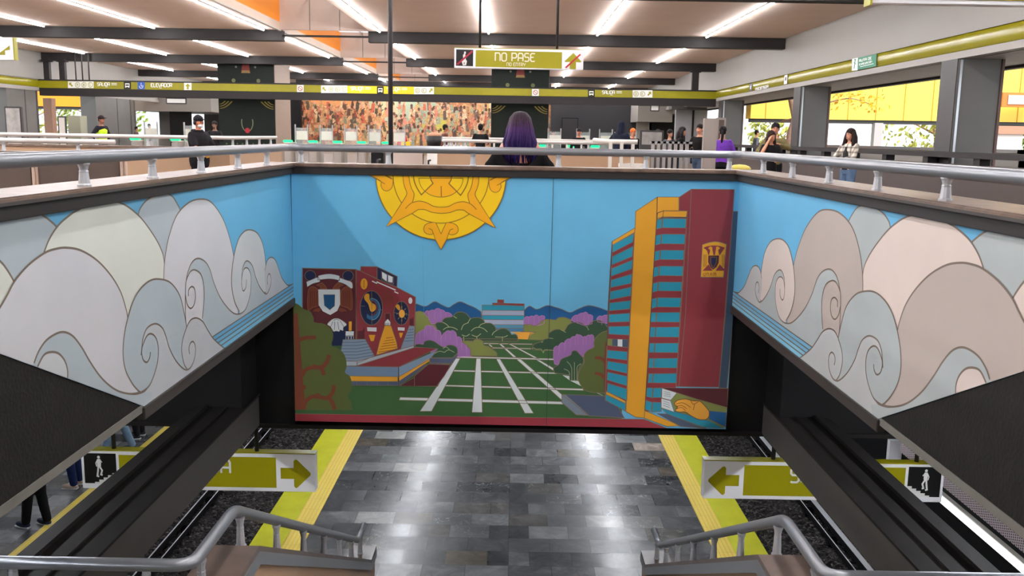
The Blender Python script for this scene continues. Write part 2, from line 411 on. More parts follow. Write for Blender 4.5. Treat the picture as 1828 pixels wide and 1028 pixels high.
for y in BEAMY:
    b = MB(); b.box((XL_, y, 4.35), (-7.9, y+BT, 4.7), M['beam']); b.box((-5.0, y, 4.35), (XR_, y+BT, 4.7), M['beam']); b.box((-7.9, y+.1, 4.5), (-5, y+.2, 4.56), M['beam'])
    struct('ceiling_beam', b, label='dark beam across the ceiling')
# right wall: upper white wall, olive band, white trim, soffit, columns, low dark parapet
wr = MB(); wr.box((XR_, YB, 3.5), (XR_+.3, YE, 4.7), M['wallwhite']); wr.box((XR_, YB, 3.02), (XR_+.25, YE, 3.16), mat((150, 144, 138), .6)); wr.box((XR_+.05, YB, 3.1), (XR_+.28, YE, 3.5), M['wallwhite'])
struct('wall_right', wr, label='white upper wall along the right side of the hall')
so_ = MB(); so_.box((XR_+.2, YB, 3.02), (11.1, YE, 3.12), mat((150, 138, 134), .6, var=.1, scale=3.)); so_.box((10.9, YB, 2.96), (11.1, YE, 3.03), M['beam']); so_.box((10.95, YB, 3.03), (11.2, YE, 4.7), M['wallwhite'])
struct('ceiling_soffit', so_, label='low soffit above the right openings')
def bandcurve(x, s, m, y0, y1, zc=3.33, hh=.17):
    mb = MB(); n = 10; pr = []
    for i in range(n+1):
        a = -math.pi/2+math.pi*i/n; pr.append((x-s*.07*math.cos(a), zc+hh*math.sin(a)))
    vs = [(a, y0, z) for a, z in pr]+[(a, y1, z) for a, z in pr]; k = n+1
    mb.add(vs, [(i, k+i, k+i+1, i+1) if s > 0 else (i, i+1, k+i+1, k+i) for i in range(n)], m, True); return mb
struct('trim_2', bandcurve(XR_+.05, 1, M['band'], YB, 42.2), label='glossy olive band along the right wall')
for y in (-1.5, 8.7, 18.7, 29.1, 40.2, 51.):
    c = MB(); c.box((XR_+.02, y-.02+.5, 0), (XR_+.9, y+1.2, 3.02), M['grey'], .01); c.box((XR_-.0, y+.5, 0), (XR_+.03, y+1.21, 3.02), M['greydark'])  # side face sheet in darker grey: its shade is in the colour
    c.box((XR_+.9, y+.45, 0), (XR_+.95, y+1.2, 3.02), mat((96, 74, 68), .5)); c.box((XR_+.05, y+.46, .02), (XR_+.1, y+.48, 3.), M['steel'])
    struct('wall_pillar', c, label='grey panelled pillar between the right hand openings')
pw = MB(); pw.box((8.75, 2., 0), (8.95, 42, .9), mat((66, 56, 54), .5, var=.06)); struct('wall_low_right', pw, label='low dark brown wall under the right openings')
cp = MB(); cp.box((8.7, 2., 1.03), (9.0, 42, 1.14), M['beam'])
for i in range(19): cp.box((8.75, 2.+i*2.2, .9), (8.95, 2.25+i*2.2, 1.04), M['beam'])
struct('trim_3', cp, label='dark cap rail on stub posts over the low brown wall')
sill = MB()
for y0, y1 in ((9.95, 19.1), (19.95, 29.5), (30.4, 40.6)): sill.box((10.9, y0-1, 1.12), (11.05, y1+1, 1.2), M['steel']); sill.box((10.95, y0-1, 0), (11., y1+1, 1.12), M['wallwhite'])
struct('window_sill_right', sill, label='pale sill along the right openings')
# left wall
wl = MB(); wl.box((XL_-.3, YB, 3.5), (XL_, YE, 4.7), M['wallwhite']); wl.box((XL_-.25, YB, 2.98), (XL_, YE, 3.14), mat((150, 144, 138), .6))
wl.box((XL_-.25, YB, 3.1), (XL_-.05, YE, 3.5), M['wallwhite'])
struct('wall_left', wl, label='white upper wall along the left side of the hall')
struct('trim_4', bandcurve(XL_-.05, -1, M['band'], YB, 42.2, 3.3), label='glossy olive band along the left wall')
for y, w_ in ((8, 1.6), (19, 1.6), (29, 1.6), (39.3, 2.4), (47.6, 4.2), (58, 2)):
    c = MB(); c.box((XL_-.8, y, 0), (XL_-.02, y+w_, 3.0), M['grey']); c.box((XL_-.82, y+w_, 0), (XL_+.0, y+w_+.12, 3.), M['greydark'])
    c.box((XL_-.03, y+w_*.6, 0), (XL_-.01, y+w_*.6+.06, 3.), M['greydark'])
    struct('wall_pillar', c, label='grey pillar between the left hand openings')
sl2 = MB(); sl2.box((XL_-.3, YB, 0), (XL_-.1, YE, 1.0), M['wallwhite']); struct('wall_low_left', sl2, label='low white wall under the left openings')
# back of the camera and end wall
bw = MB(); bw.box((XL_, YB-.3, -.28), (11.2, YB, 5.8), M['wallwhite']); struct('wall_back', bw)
ew = MB(); ew.box((XL_, YE, 0), (11.2, YE+.3, 5.8), mat((60, 58, 58), .6)); struct('wall_far', ew, label='dark end wall of the hall')
# sign beam across the hall (dark girder, olive face)
SBY = 42.0
sb = MB(); sb.box((XL_, SBY, 2.78), (XR_, SBY+.35, 3.12), M['beam']); sb.box((XL_, SBY+.1, 3.1), (XR_, SBY+.3, 3.5), M['beam'])
struct('ceiling_sign_beam', sb, label='dark girder crossing the hall under the olive sign band')
bd = MB(); bd.box((XL_, SBY-.02, 3.12), (XR_, SBY+.1, 3.46), mat((142, 136, 14), .35, var=.04)); bd.box((XL_, SBY-.03, 3.44), (XR_, SBY+.1, 3.5), M['beam'])
struct('trim_5', bd, label='olive fascia band carrying the direction signs')
hp = [(x, w_) for x, w_ in ((-21.3, .25), (-20.6, .25), (7.9, .3))]
for x, w_ in hp:
    h = MB(); h.box((x, SBY+.1, 3.5), (x+w_, SBY+.3, 4.4), M['beam']); h.box((x-.08, SBY+.05, 4.28), (x+w_+.08, SBY+.35, 4.36), M['beam'])
    tag(h.build('hanger_post'), 'short black post hanging the sign beam '+('beside the right wall' if x > 0 else ('next to the left wall' if x < -21 else 'second from the left wall')), 'post', 'posts above the sign beam')
for i, x in enumerate((-19.9, -19.6, -19.3)):
    h = MB(); h.tube([(x, SBY+.2, 3.5), (x, SBY+.2, 4.7)], .03, M['beam'], 8); tag(h.build('conduit_pipe'), 'thin dark pipe above the sign beam near the left wall, %s of three' % ORD[i], 'pipe', 'pipes above the sign beam')
# far rooms, all facing the camera
def panel(name, x0, y0, x1, y1, Y, m, th=.2, label=None, kind='structure', zb=None):
    a, b = onY(x0, y0, Y), onY(x1, y1, Y); mb = MB(); mb.box((a.x, Y, b.z if zb is None else zb), (b.x, Y+th, a.z), m)
    o = mb.build(name); o['kind'] = kind; o['category'] = name.split('_')[0]
    if label: o['label'] = label
    return o
panel('wall_bulkhead_left', 236, 172, 377, 200, 56, M['wallwhite'], 7.5, 'white bulkhead at the left end of the hall')
panel('wall_dark_left', 302, 196, 343, 300, 56.3, M['black'], .3, 'dark recess at the left end of the hall', zb=0)
panel('wall_grey_panel_left', 164, 178, 244, 300, 55.8, M['grey'], .3, 'grey wall panels left of the white bulkhead', zb=0)
panel('wall_dark_right', 985, 170, 1138, 300, 59.5, mat((40, 40, 44), .6), .3, 'dark doors and wall right of the tall mosaic', zb=0)
panel('wall_bulkhead_right', 1140, 172, 1200, 218, 56, M['wallwhite'], 4, 'white bulkhead at the right end of the hall')
panel('wall_white_right', 1138, 195, 1160, 300, 58, M['wallwhite'], .3, zb=0)
panel('wall_black_right', 1160, 205, 1206, 300, 58, M['black'], .3, zb=0)
panel('wall_grey_panel_right', 1200, 172, 1262, 196, 50, M['greydark'], 1, zb=None)
panel('wall_grey_doors', 1207, 196, 1258, 300, 51, mat((150, 150, 154), .5), .3, 'pale grey wall panels at the right end of the hall', zb=0)
d = MB(); a = onY(1237, 196, 50.9); d.box((a.x, 50.95, 0), (a.x+.1, 51, a.z), M['black']); struct('trim_6', d)
panel('wall_pillar', 517, 172, 538, 300, 59, M['black'], .5, zb=0)
# mosaic picture wall
a, b = onY(537, 170, 60), onY(983, 186, 60)
mo = MB(); mo.box((a.x, 59.9, .6), (b.x, 59.995, 4.2), mosaic_mat())
mos = tag(mo.build('mosaic_mural'), 'wide warm coloured mosaic mural of crowded figures on the end wall', 'mural')
p = Paint(lambda x, y: Vector((x, 59.9, y)), (0, -1, 0), [(a.x, .6), (b.x, .6), (b.x, 4.2), (a.x, 4.2)], .004)
rnd = random.Random(21); PAL = [(96, 62, 40), (176, 112, 70), (206, 150, 100), (150, 70, 46), (74, 66, 50), (190, 140, 92), (222, 184, 140), (96, 80, 60), (196, 96, 66), (130, 126, 96)]
PAR = [(222, 180, 146), (216, 136, 112), (170, 172, 140), (190, 156, 126), (228, 198, 160), (120, 100, 84), (206, 170, 104), (150, 160, 140), (96, 80, 70), (196, 110, 80)]
for (cx, cz, rx, rz, c) in ((-6.6, 2.6, 2., 1.1, (176, 190, 164)), (-5.2, 1.9, .9, .5, (206, 196, 90)), (-8.6, 3.2, .9, .8, (196, 196, 150)), (-11.8, 3.4, 1.6, .3, (226, 150, 90))): p.fill(ell(cx, cz, rx, rz, 20), mat(c, .5), 1)
for row, z0 in enumerate((2.75, 2.35, 1.9, 1.5, 1.1, .7)):
    x = a.x
    while x < b.x:
        hh = rnd.uniform(.5, .85); ww = rnd.uniform(.09, .17); pal = PAL if x < -8.3 else PAR; zz = z0+rnd.uniform(-.12, .12); ln = rnd.uniform(-.12, .12)
        if rnd.random() < .86:
            p.n_sh += 1; p.fill([(x-ww, zz), (x+ww, zz), (x+ww*.7+ln, zz+hh*.7), (x+ln, zz+hh*.8), (x-ww*.7+ln, zz+hh*.7)], mat(rnd.choice(pal), .5, var=.35, scale=9), 2+row)
            p.fill(ell(x+ln*1.1, zz+hh*.9, .085, .11, 10), mat(rnd.choice([(96, 62, 46), (190, 130, 96), (216, 160, 124)]), .5), 2.5+row); p.line([(x+ww*.5, zz+hh*.6), (x+ww*1.4, zz+hh*rnd.uniform(.3, .9))], .06, mat(rnd.choice(pal), .5), 2.6+row)
        x += rnd.uniform(.16, .34)
p.mb.build('figures', None, mos)
fw = MB(); fw.box((a.x-.3, 60, 0), (b.x, 60.3, .6), M['beige']); fw.box((a.x-.3, 60.0, 4.2), (b.x, 60.3, 4.7), M['beam']); struct('wall_under_mosaic', fw)
# two broad dark tiled columns with painted motifs
def art_column(x0, x1, dep, which):
    e = empty('tiled_column', ((x0+x1)/2, 43.5, 0), 'broad dark green tiled column with curved yellow stripes, '+which, 'column', 'broad tiled columns behind the sign beam')
    s = MB(); s.box((x0, 43, 0), (x1, 43+dep, 4.7), M['tileart']); s.build('shaft', None, e)
    s = MB(); s.box((x1, 43.02, 0), (x1+.02, 43+dep, 4.7), mat((150, 130, 116), .5, var=.08, scale=14)); f = s.build('side_tiling', None, e); f['label'] = 'brown side face'
    w_ = x1-x0; p = Paint(lambda x, y: Vector((x0+x*w_, 43, y)), (0, -1, 0), None, .004)
    yl = mat((150, 136, 60), .5)
    for sx in (0, 1):
        f = (lambda q: [(1-a, b) for a, b in q]) if sx else (lambda q: q)
        for k, rr in enumerate((.1, .16, .22)):
            p.line(f([(.02+.0*k, 2.72-rr*1.6)]+[(.02+rr*(t/6), 2.72-rr*1.6+(t/6)**2*rr*1.5) for t in range(7)]), .03, yl, 1)
        for (cx, cz) in ((.28, 3.64),): p.fill(f(ell(cx, cz, .035, .09)), mat((96, 100, 60), .5), 1)
        p.fill(f(ell(.33, 4.25, .02, .05)), mat((120, 126, 110), .5), 1)
    rd = mat((130, 44, 40), .5)
    p.fill([(.42, 4.0), (.58, 4.0), (.56, 4.35), (.6, 4.6), (.4, 4.6), (.44, 4.35)], rd, 1); p.fill([(.42, 3.98), (.58, 3.98), (.56, 4.1), (.44, 4.1)], mat((150, 120, 70), .5), 2)
    p.line(ell(.5, 1.75, .1, .42, 24, 160, 380), .02, mat((110, 118, 90), .5), 1)
    p.fill(ell(.5, 1.38, .045, .12), mat((170, 30, 46), .5), 2)
    for k in range(5): p.fill([(.22+k*.12, .55), (.32+k*.12, .55), (.32+k*.12, .62), (.22+k*.12, .62)], mat((120, 112, 40), .5), 1)
    for k in range(9):
        for r_ in range(4): p.fill(ell(.12+k*.095, .25+r_*.17, .018, .045, 8), mat((66, 90, 50), .5), 1)
    p.mb.build('painted_motif', None, e)
art_column(-13.75, -11.15, 2.9, 'the left one of the two')
art_column(-1.15, 1.5, 2.9, 'behind the hanging NO PASE sign')

# ---------------------------------------------------------------- STAIRWELL
CT, MT, MBZ = 1.02, .92, -.272      # curb top, mural top, side mural bottom
cw = MB()
for s, nm in ((-1, 'left'), (1, 'right')):
    k = MB(); k.box((s*(WX+.012), -2.2, -.28), (s*(WX+.25), FY+.25, .985), M['blackwall']); struct('wall_stairwell_'+nm, k, label='parapet wall on the %s of the stairwell' % nm)
cw.box((-WX-.02, FY+.004, -1.5), (WX+.02, FY+.25, .985), M['blackwall'])
struct('wall_stairwell_far', cw, label='parapet wall at the far end of the stairwell')
tr = MB()
for s in (-1, 1):
    tr.box((s*(WX-.03), -2.2, MT), (s*(WX+.03), FY, .985), M['beam'], .004); tr.box((s*(WX-.02), 5.06, -.345), (s*(WX+.03), FY, MBZ), M['trim'], .004)
tr.box((-WX-.02, FY-.03, MT), (WX+.02, FY+.03, .985), M['beam'], .004)
struct('trim_7', tr, label='dark grey trim around the stairwell')
mc = MB()
for s in (-1, 1):
    mc.box((s*(WX-.045), -2.2, .985), (s*(WX+.3), FY+.3, CT), M['marble'], .008)
    mc.box((s*(WX-.055), -2.2, .985), (s*(WX-.04), FY-.04, 1.0), M['trim'])
mc.box((-WX+.045, FY-.045, .985), (WX-.045, FY+.3, CT), M['marble'], .008)
struct('trim_8', mc, label='brown marble coping on the stairwell parapet')
# concrete edge of the slab beneath the side walls
ce = MB()
for s in (-1, 1): ce.box((s*(WX-.005), -2.2, -.302), (s*(WX+.28), 5.07, -.257), M['concrete'])
struct('trim_9', ce, label='grey concrete edge of the slab under the side wall')
# slabs' black undersides, cross beams and girders over the platforms
us = MB(); us.box((XL_, YB, -.42), (-WX-.3, YE, -.285), M['black']); us.box((WX+.3, YB, -.42), (12, YE, -.285), M['black']); us.box((-WX-.3, FY+.26, -.42), (WX+.3, YE, -.285), M['black'])
struct('ceiling_platform', us, label='black underside of the hall floor')
tb = MB(); tb.box((-14, FY+.26, -1.56), (12, FY+.5, -.42), M['black']); tb.box((-14, FY+.06, -1.56), (-WX-.03, FY+.27, -.42), M['black']); tb.box((WX+.03, FY+.06, -1.56), (12, FY+.27, -.42), M['black']); tb.box((-14, FY+.03, -1.6), (12, FY+.55, -1.56), M['blacksatin'])
for s in (-1, 1):
    tb.box((s*2.52, FY-.45, -1.58), (s*2.97, FY+.1, -.42), M['black'])
struct('ceiling_cross_beam', tb, label='black cross beam behind and below the central mural')
for s, nm in ((-1, 'left'), (1, 'right')):
    g = MB(); g.box((s*2.5, -6, -1.58), (s*2.97, FY+.05, -1.27), mat((66, 64, 62), .55, spec=.3, var=.06), .006); g.box((s*2.49, -6, -1.27), (s*2.98, FY+.05, -1.25), M['blacksatin'])
    g.box((s*2.66, -6, -1.25), (s*2.69, FY-.45, -1.235), M['blacksatin']); g.box((s*2.84, -6, -1.25), (s*2.9, FY-.45, -1.22), M['blacksatin'])
    struct('ceiling_girder', g, label='long black girder under the slab on the %s side' % nm)
# platforms and tracks
def plat(x0, x1, nm, lb):
    p = MB(); p.box((x0, YB, PZ-1.05), (x1, 58, PZ), None); o = p.build(nm, TILES); o['kind'] = 'structure'; o['label'] = lb; o['category'] = 'floor'
TILES = stone_tiles(); TACT = tactile()
plat(-3.5, 3.5, 'floor_central_platform', 'central platform of dark marble tiles'); plat(-13, -6.05, 'floor_left_platform', 'left platform of dark marble tiles')
for s in (-1, 1):
    t = MB(); t.box((s*3.06, YB, PZ), (s*3.5, 58, PZ+.006), M['yellowgreen']); struct('floor_edge_band', t, label='yellow green band along the central platform edge')
    t = MB(); t.box((s*2.78, YB, PZ), (s*3.06, 58, PZ+.012)); o = t.build('floor_tactile_strip', TACT); o['kind'] = 'structure'; o['category'] = 'floor'
t = MB(); t.box((-6.52, YB, PZ), (-6.2, 58, PZ+.012)); o = t.build('floor_tactile_strip', TACT); o['kind'] = 'structure'; o['category'] = 'floor'
t = MB(); t.box((-6.2, YB, PZ), (-6.05, 58, PZ+.006), M['yellowgreen']); struct('floor_edge_band', t)
BAL = ballast_mat()
for s, nm in ((-1, 'left'), (1, 'right')):
    b = MB(); x0, x1 = (-6.04, -3.51) if s < 0 else (3.51, 6.58); nx, ny = 30, 240; rnd = random.Random(3); vs = []
    for j in range(ny+1):
        for i in range(nx+1): vs.append((x0+(x1-x0)*i/nx, 6+j*26/ny, PZ-1.02+rnd.uniform(-.035, .045)))
    b.add(vs, [(j*(nx+1)+i, j*(nx+1)+i+1, (j+1)*(nx+1)+i+1, (j+1)*(nx+1)+i) for j in range(ny) for i in range(nx)])
    o = b.build('ballast', BAL); tag(o, 'dark crushed stone ballast in the %s track bed' % nm, 'gravel', kind='stuff')
    r = empty('track_guide', (s*5.2, 8, PZ-.9), 'dark steel guide rails running along the %s track' % nm, 'rail')
    for xx, ww, zz, mm in ((5.28, .02 if s < 0 else .09, .8, 'rail'), (5.16, .015, .88, 'rail'), (3.8, .04, .9, 'rail')):
        q = MB(); q.box((s*xx, -2, PZ-zz), (s*(xx+ww), 40, PZ-zz+.1), M['black']); q.box((s*xx, -2, PZ-zz+.1), (s*(xx+ww), 40, PZ-zz+.105), mat((214, 214, 218), .45)); q.build('guide_rail', None, r)
    for k in range(18):
        q = MB(); q.box((s*5.2, 2+k*1.2, PZ-1.0), (s*5.34, 2.1+k*1.2, PZ-.82), M['black']); q.build('insulator_stand', None, r)
    bb = MB(); bb.box((-6.05 if s < 0 else 3.5, YB, PZ-1.3), (-3.5 if s < 0 else 6.6, 58, PZ-1.06), M['black']); struct('ground_track_bed', bb)
rw = MB(); rw.box((6.6, YB, PZ-1.3), (6.8, 58, -.42), M['black']); struct('wall_track_right', rw, label='black wall beyond the right track')
lw = MB(); lw.box((-13.2, YB, PZ), (-13, 58, -.42), M['black']); lw.box((-13, 58, PZ-1.3), (6.8, 58.2, -.42), M['black']); lw.box((-13, YB-.2, PZ-1.3), (6.8, YB, -.42), M['black']); struct('wall_platform_hall', lw)
# the stair itself: upper flight, landing, lower flight
st = MB(); S1 = .464; SW = 1.55; n1 = 13
for i in range(n1):
    z = -(i+1)*1.95/n1; y = -.3+i*(4.2+.3)/n1; st.box((-WX, y, z-.25), (WX, y+.36, z), M['concrete'])
st.box((-WX, -2.2, -.28), (WX, -.3, 0), M['floor']); st.box((-2.95, 4.1, -2.2), (2.95, 5.15, -1.95), M['floor'])
n2 = 15
for i in range(n2):
    z = -1.95-(i+1)*2.25/n2; y = 5.15+i*4.35/n2; st.box((-SW, y, max(z-.3, PZ)), (SW, y+.3, z), M['concrete'])
struct('floor_stairs', st, label='stair flights and landing going down to the platform')
# beige side walls of the lower flight
for s, nm in ((-1, 'left'), (1, 'right')):
    e = empty('stair_side_wall', (s*1.66, 5, -2), 'beige panelled side wall with brown coping beside the lower flight on the %s' % nm, 'wall')
    zc = -1.17; y0, y1, y2, y3 = 4.45, 5.2, 9.45, 9.8; ze = -3.33
    def prof(dz0, dz1): return [(y0, zc+dz1), (y1, zc+dz1), (y2, ze+dz1), (y3, ze+dz1), (y3, ze+dz0), (y2, ze+dz0), (y1, zc+dz0), (y0, zc+dz0)]
    a = [(y0, zc-.05), (y1, zc-.05), (y2, ze-.05), (y3, ze-.05), (y3, PZ), (y0, PZ)]
    q = MB(); q.prism([(s*1.53, y, z) for y, z in a], (s*.26, 0, 0), M['beige']); q.build('panel', None, e)
    q = MB(); q.prism([(s*1.51, y, z) for y, z in prof(-.05, .0)], (s*.3, 0, 0), mat((96, 82, 74), .35, var=.2)); o = q.build('coping', None, e); o['label'] = 'brown stone coping'
    q = MB(); q.prism([(s*1.505, y, z) for y, z in prof(-.12, -.035)], (s*.01, 0, 0), M['rail']); o = q.build('edge_trim', None, e); o['label'] = 'grey metal trim'
    q = MB(); q.box((s*1.66, 4.4, PZ if False else -2.2), (s*2.95, 4.55, -1.17), M['beige']); q.box((s*1.66, 4.36, -1.17), (s*2.95, 4.6, -1.12), mat((96, 82, 74), .35, var=.2)); q.build('landing_wall', None, e)
# ================================================================ PAINTED MURALS
def pm(r, g, b, k=.55): return mat((r, g, b), k, var=.05, scale=1.6)
OUT = mat((112, 98, 86), .55)
LS = zt(0, 340, .40847)
def side_mural(s):
    """cloud and wave picture on one side wall; s=-1 left, s=1 right. Drawn once in wall coordinates (distance, height)."""
    if s < 0: sky, cream, lil, blu, gry, pal, st1, st2 = pm(96,172,212), pm(214,217,207), pm(202,202,206), pm(172,184,190), pm(182,186,190), pm(196,200,202), pm(92,166,206), pm(112,182,214)
    else: sky, cream, lil, blu, gry, pal, st1, st2 = pm(96,172,212), pm(214,198,188), pm(178,166,158), pm(168,176,176), pm(180,182,182), pm(206,192,184), pm(104,168,202), pm(128,190,216)  # same cloud paints, tinted pinker to carry the light on this wall
    def wl(pts):                        # traced points -> wall coordinates
        return [(lambda v: (v.y, v.z))(onX(x, y, -WX)) for x, y in LS(pts)]
    nrm = (-s, 0, 0); X = s*WX
    clip = [(FY, MT), (2.2, MT), (2.2, 1.06), (5.075, MBZ), (FY, MBZ)]
    clip = [(FY, MT), (2.51, MT), (5.09, MBZ), (FY, MBZ)]
    p = Paint(lambda a, b: Vector((X, a, b)), nrm, clip, .0005)
    p.fill([(2., 1.2), (FY, 1.2), (FY, -.6), (2., -.6)], sky, 1)
    W = .011
    p.fill([(2.4, 1.), (3.72, 1.), (3.72, -.4), (2.4, -.4)], blu, 1.5)
    def cl(pts, m, L, close=(), line=True, k=6):
        c = wl(cr(pts, k=k)); p.fill(c+wl(list(close)), m, L)
        if line: p.line(c, W, OUT, L+.5)
    def ln(pts, L, k=6): p.line(wl(cr(pts, k=k)), W, OUT, L)
    cl([(-120,60),(60,52),(140,80),(185,108),(218,132),(250,165),(275,220),(290,300)], blu, 2, [(290,500),(-200,500),(-200,60)])
    cl([(-60,240),(-20,290),(18,330),(58,395),(80,450),(90,500)], cream, 3, [(90,700),(-200,700),(-200,240)])
    cl([(612,180),(604,105),(625,58),(660,28),(700,8),(745,20),(770,52),(790,96),(800,160)], blu, 2, [(800,400),(612,400)])
    cl([(190,272),(215,210),(255,150),(305,106),(340,84),(420,46),(520,52),(600,105),(660,180),(700,250),(716,310),(720,420)], cream, 3, [(720,600),(190,600)])
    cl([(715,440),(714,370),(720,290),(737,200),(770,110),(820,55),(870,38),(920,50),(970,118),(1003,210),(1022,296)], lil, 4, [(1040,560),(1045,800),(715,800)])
    cl([(1045,530),(1022,480),(1010,400),(1018,300),(1040,215),(1065,180),(1092,172),(1122,186),(1145,230),(1156,290),(1160,330)], pal, 5, [(1165,470),(1165,620),(1045,600)])
    cl([(1160,452),(1148,420),(1152,370),(1165,310),(1183,292),(1202,305),(1217,345),(1232,385),(1256,414),(1275,418)], gry, 6, [(1300,420),(1300,560),(1160,520)])
    # inner waves
    cl([(820,372),(826,335),(845,305),(868,297),(895,312),(915,345),(935,410),(965,475),(1008,528),(1040,540),(1070,520),(1090,460),(1095,400),(1092,360),(1078,338),(1062,348),(1053,395)], blu, 6, [(1056,345),(1070,312),(1085,310),(1102,332),(1116,380),(1136,425),(1160,452),(1170,600),(900,720),(882,562),(890,470),(890,410),(875,365),(850,347),(832,352)], line=False)
    p.fill(wl(cr([(1010,400),(1018,300),(1040,215),(1065,180),(1092,172),(1122,186),(1145,230),(1156,290),(1155,380),(1158,440),(1136,425),(1116,380),(1102,332),(1085,310),(1070,312),(1057,345),(1062,348),(1078,338),(1092,360),(1095,400),(1090,460),(1070,520),(1045,535),(1022,480)])), pal, 6.5)
    ln([(1045,530),(1022,480),(1010,400),(1018,300),(1040,215),(1065,180),(1092,172),(1122,186),(1145,230),(1156,290),(1160,330)], 7)
    ln([(812,590),(808,540),(808,440),(812,390),(826,335),(845,305),(868,297),(895,312),(915,345),(935,410),(965,475),(1008,528),(1040,540),(1070,520),(1090,460),(1095,400),(1092,360),(1078,338),(1062,348),(1054,395),(1057,430),(1064,438),(1073,420),(1075,390)], 7)
    ln([(812,392),(820,372),(832,352),(850,347),(875,365),(888,410),(890,470),(882,560)], 7)
    ln([(821,462),(822,435),(835,420),(848,430),(852,465),(845,500),(830,515),(815,495),(808,455)], 7)
    ln([(1054,395),(1057,345),(1070,312),(1085,310),(1102,332),(1116,380),(1136,425),(1160,452),(1175,432),(1183,400),(1180,370),(1172,365),(1166,385),(1168,412)], 7)
    ln([(1256,414),(1275,410),(1295,400)], 7)
    # water stripes along the bottom
    a0, a1 = wl([(918,640)])[0], wl([(1290,403)])[0]; b0, b1 = wl([(975,688)])[0], wl([(1290,463)])[0]
    zt_ = (a0[1]+a1[1])/2; zb_ = MBZ; Y0 = wl([(912,634)])[0][0]
    for i in range(4):
        za = zt_+(zb_-zt_)*i/4*1.0; zb2 = zt_+(zb_-zt_)*(i+1)/4
        p.fill([(Y0-.6, za), (FY, za), (FY, zb2), (Y0-.6, zb2)], st1 if i < 2 else st2, 7.5)
        p.line([(Y0-.6, za), (FY, za)], W*.9, OUT, 8)
    # front left cloud, small wave, rolling wave
    cl([(-160,760),(-60,600),(18,472),(60,395),(120,325),(190,273),(240,255),(288,250),(350,262),(420,305),(480,370),(522,440),(545,510),(556,562)], lil, 8.5, [(600,900),(640,1000),(-200,1000)])
    cl([(812,597),(830,566),(855,557),(882,572),(905,610),(932,650),(978,690)], gry, 9, [(900,800),(640,1000),(560,950),(700,800)], k=6)
    cl([(612,882),(598,872),(572,840),(545,785),(534,720),(538,640),(555,555),(580,480),(610,430),(650,395),(690,387),(740,402),(780,455),(800,530),(812,597)], blu, 9.5, [(795,650),(790,700),(800,755),(815,782),(760,860),(640,1000)])
    p.fill(wl(cr([(612,882),(650,850),(680,770),(688,700),(680,650),(660,627),(640,633),(622,670),(616,705),(620,640),(640,600),(675,582),(705,600),(722,640),(737,690),(766,745),(800,780)], k=5)+[(812,790),(850,760),(930,690),(640,1000)]), gry, 10)
    ln([(978,690),(1010,660)], 10) if False else None
    ln([(612,882),(650,850),(680,770),(688,700),(680,650),(660,627),(640,633),(622,670),(615,705),(622,740),(638,750),(650,730),(653,705)], 10.5)
    ln([(612,720),(616,680),(622,640),(640,600),(675,582),(705,600),(722,640),(737,690),(766,745),(800,780),(822,780),(838,758),(849,720),(850,680),(840,660),(828,668),(822,690),(825,715)], 10.5)
    ln([(815,782),(800,755),(790,700),(795,650),(812,597)], 10.5)
    cl([(143,755),(165,700),(202,650),(260,619),(308,632),(350,682),(390,750),(440,820),(500,870),(560,888),(612,882)], blu, 10, [(660,880),(640,1000),(100,800)])
    cl([(158,770),(185,720),(215,706),(250,712),(278,745),(290,790),(288,835)], pal, 11, [(240,880),(130,780)])
    ln([(560,888),(590,889),(625,878),(640,862)], 10.7)
    nm = 'left' if s < 0 else 'right'
    o = p.mb.build('wave_mural'); tag(o, ('lilac grey and cream' if s < 0 else 'pinkish and pale grey')+' painted clouds and curling waves on the %s stairwell wall' % nm, 'mural')
    # dark textured skirting under the picture (follows the stair)
    q = MB(); q.prism([(X, -2.2, MT), (X, 2.51, MT), (X, 5.09, MBZ), (X, -2.2, MBZ)], (s*.012, 0, 0), M['blackwall']); struct('wall_skirting', q, label='black textured wall under the slanting mural edge')
side_mural(-1); side_mural(1)

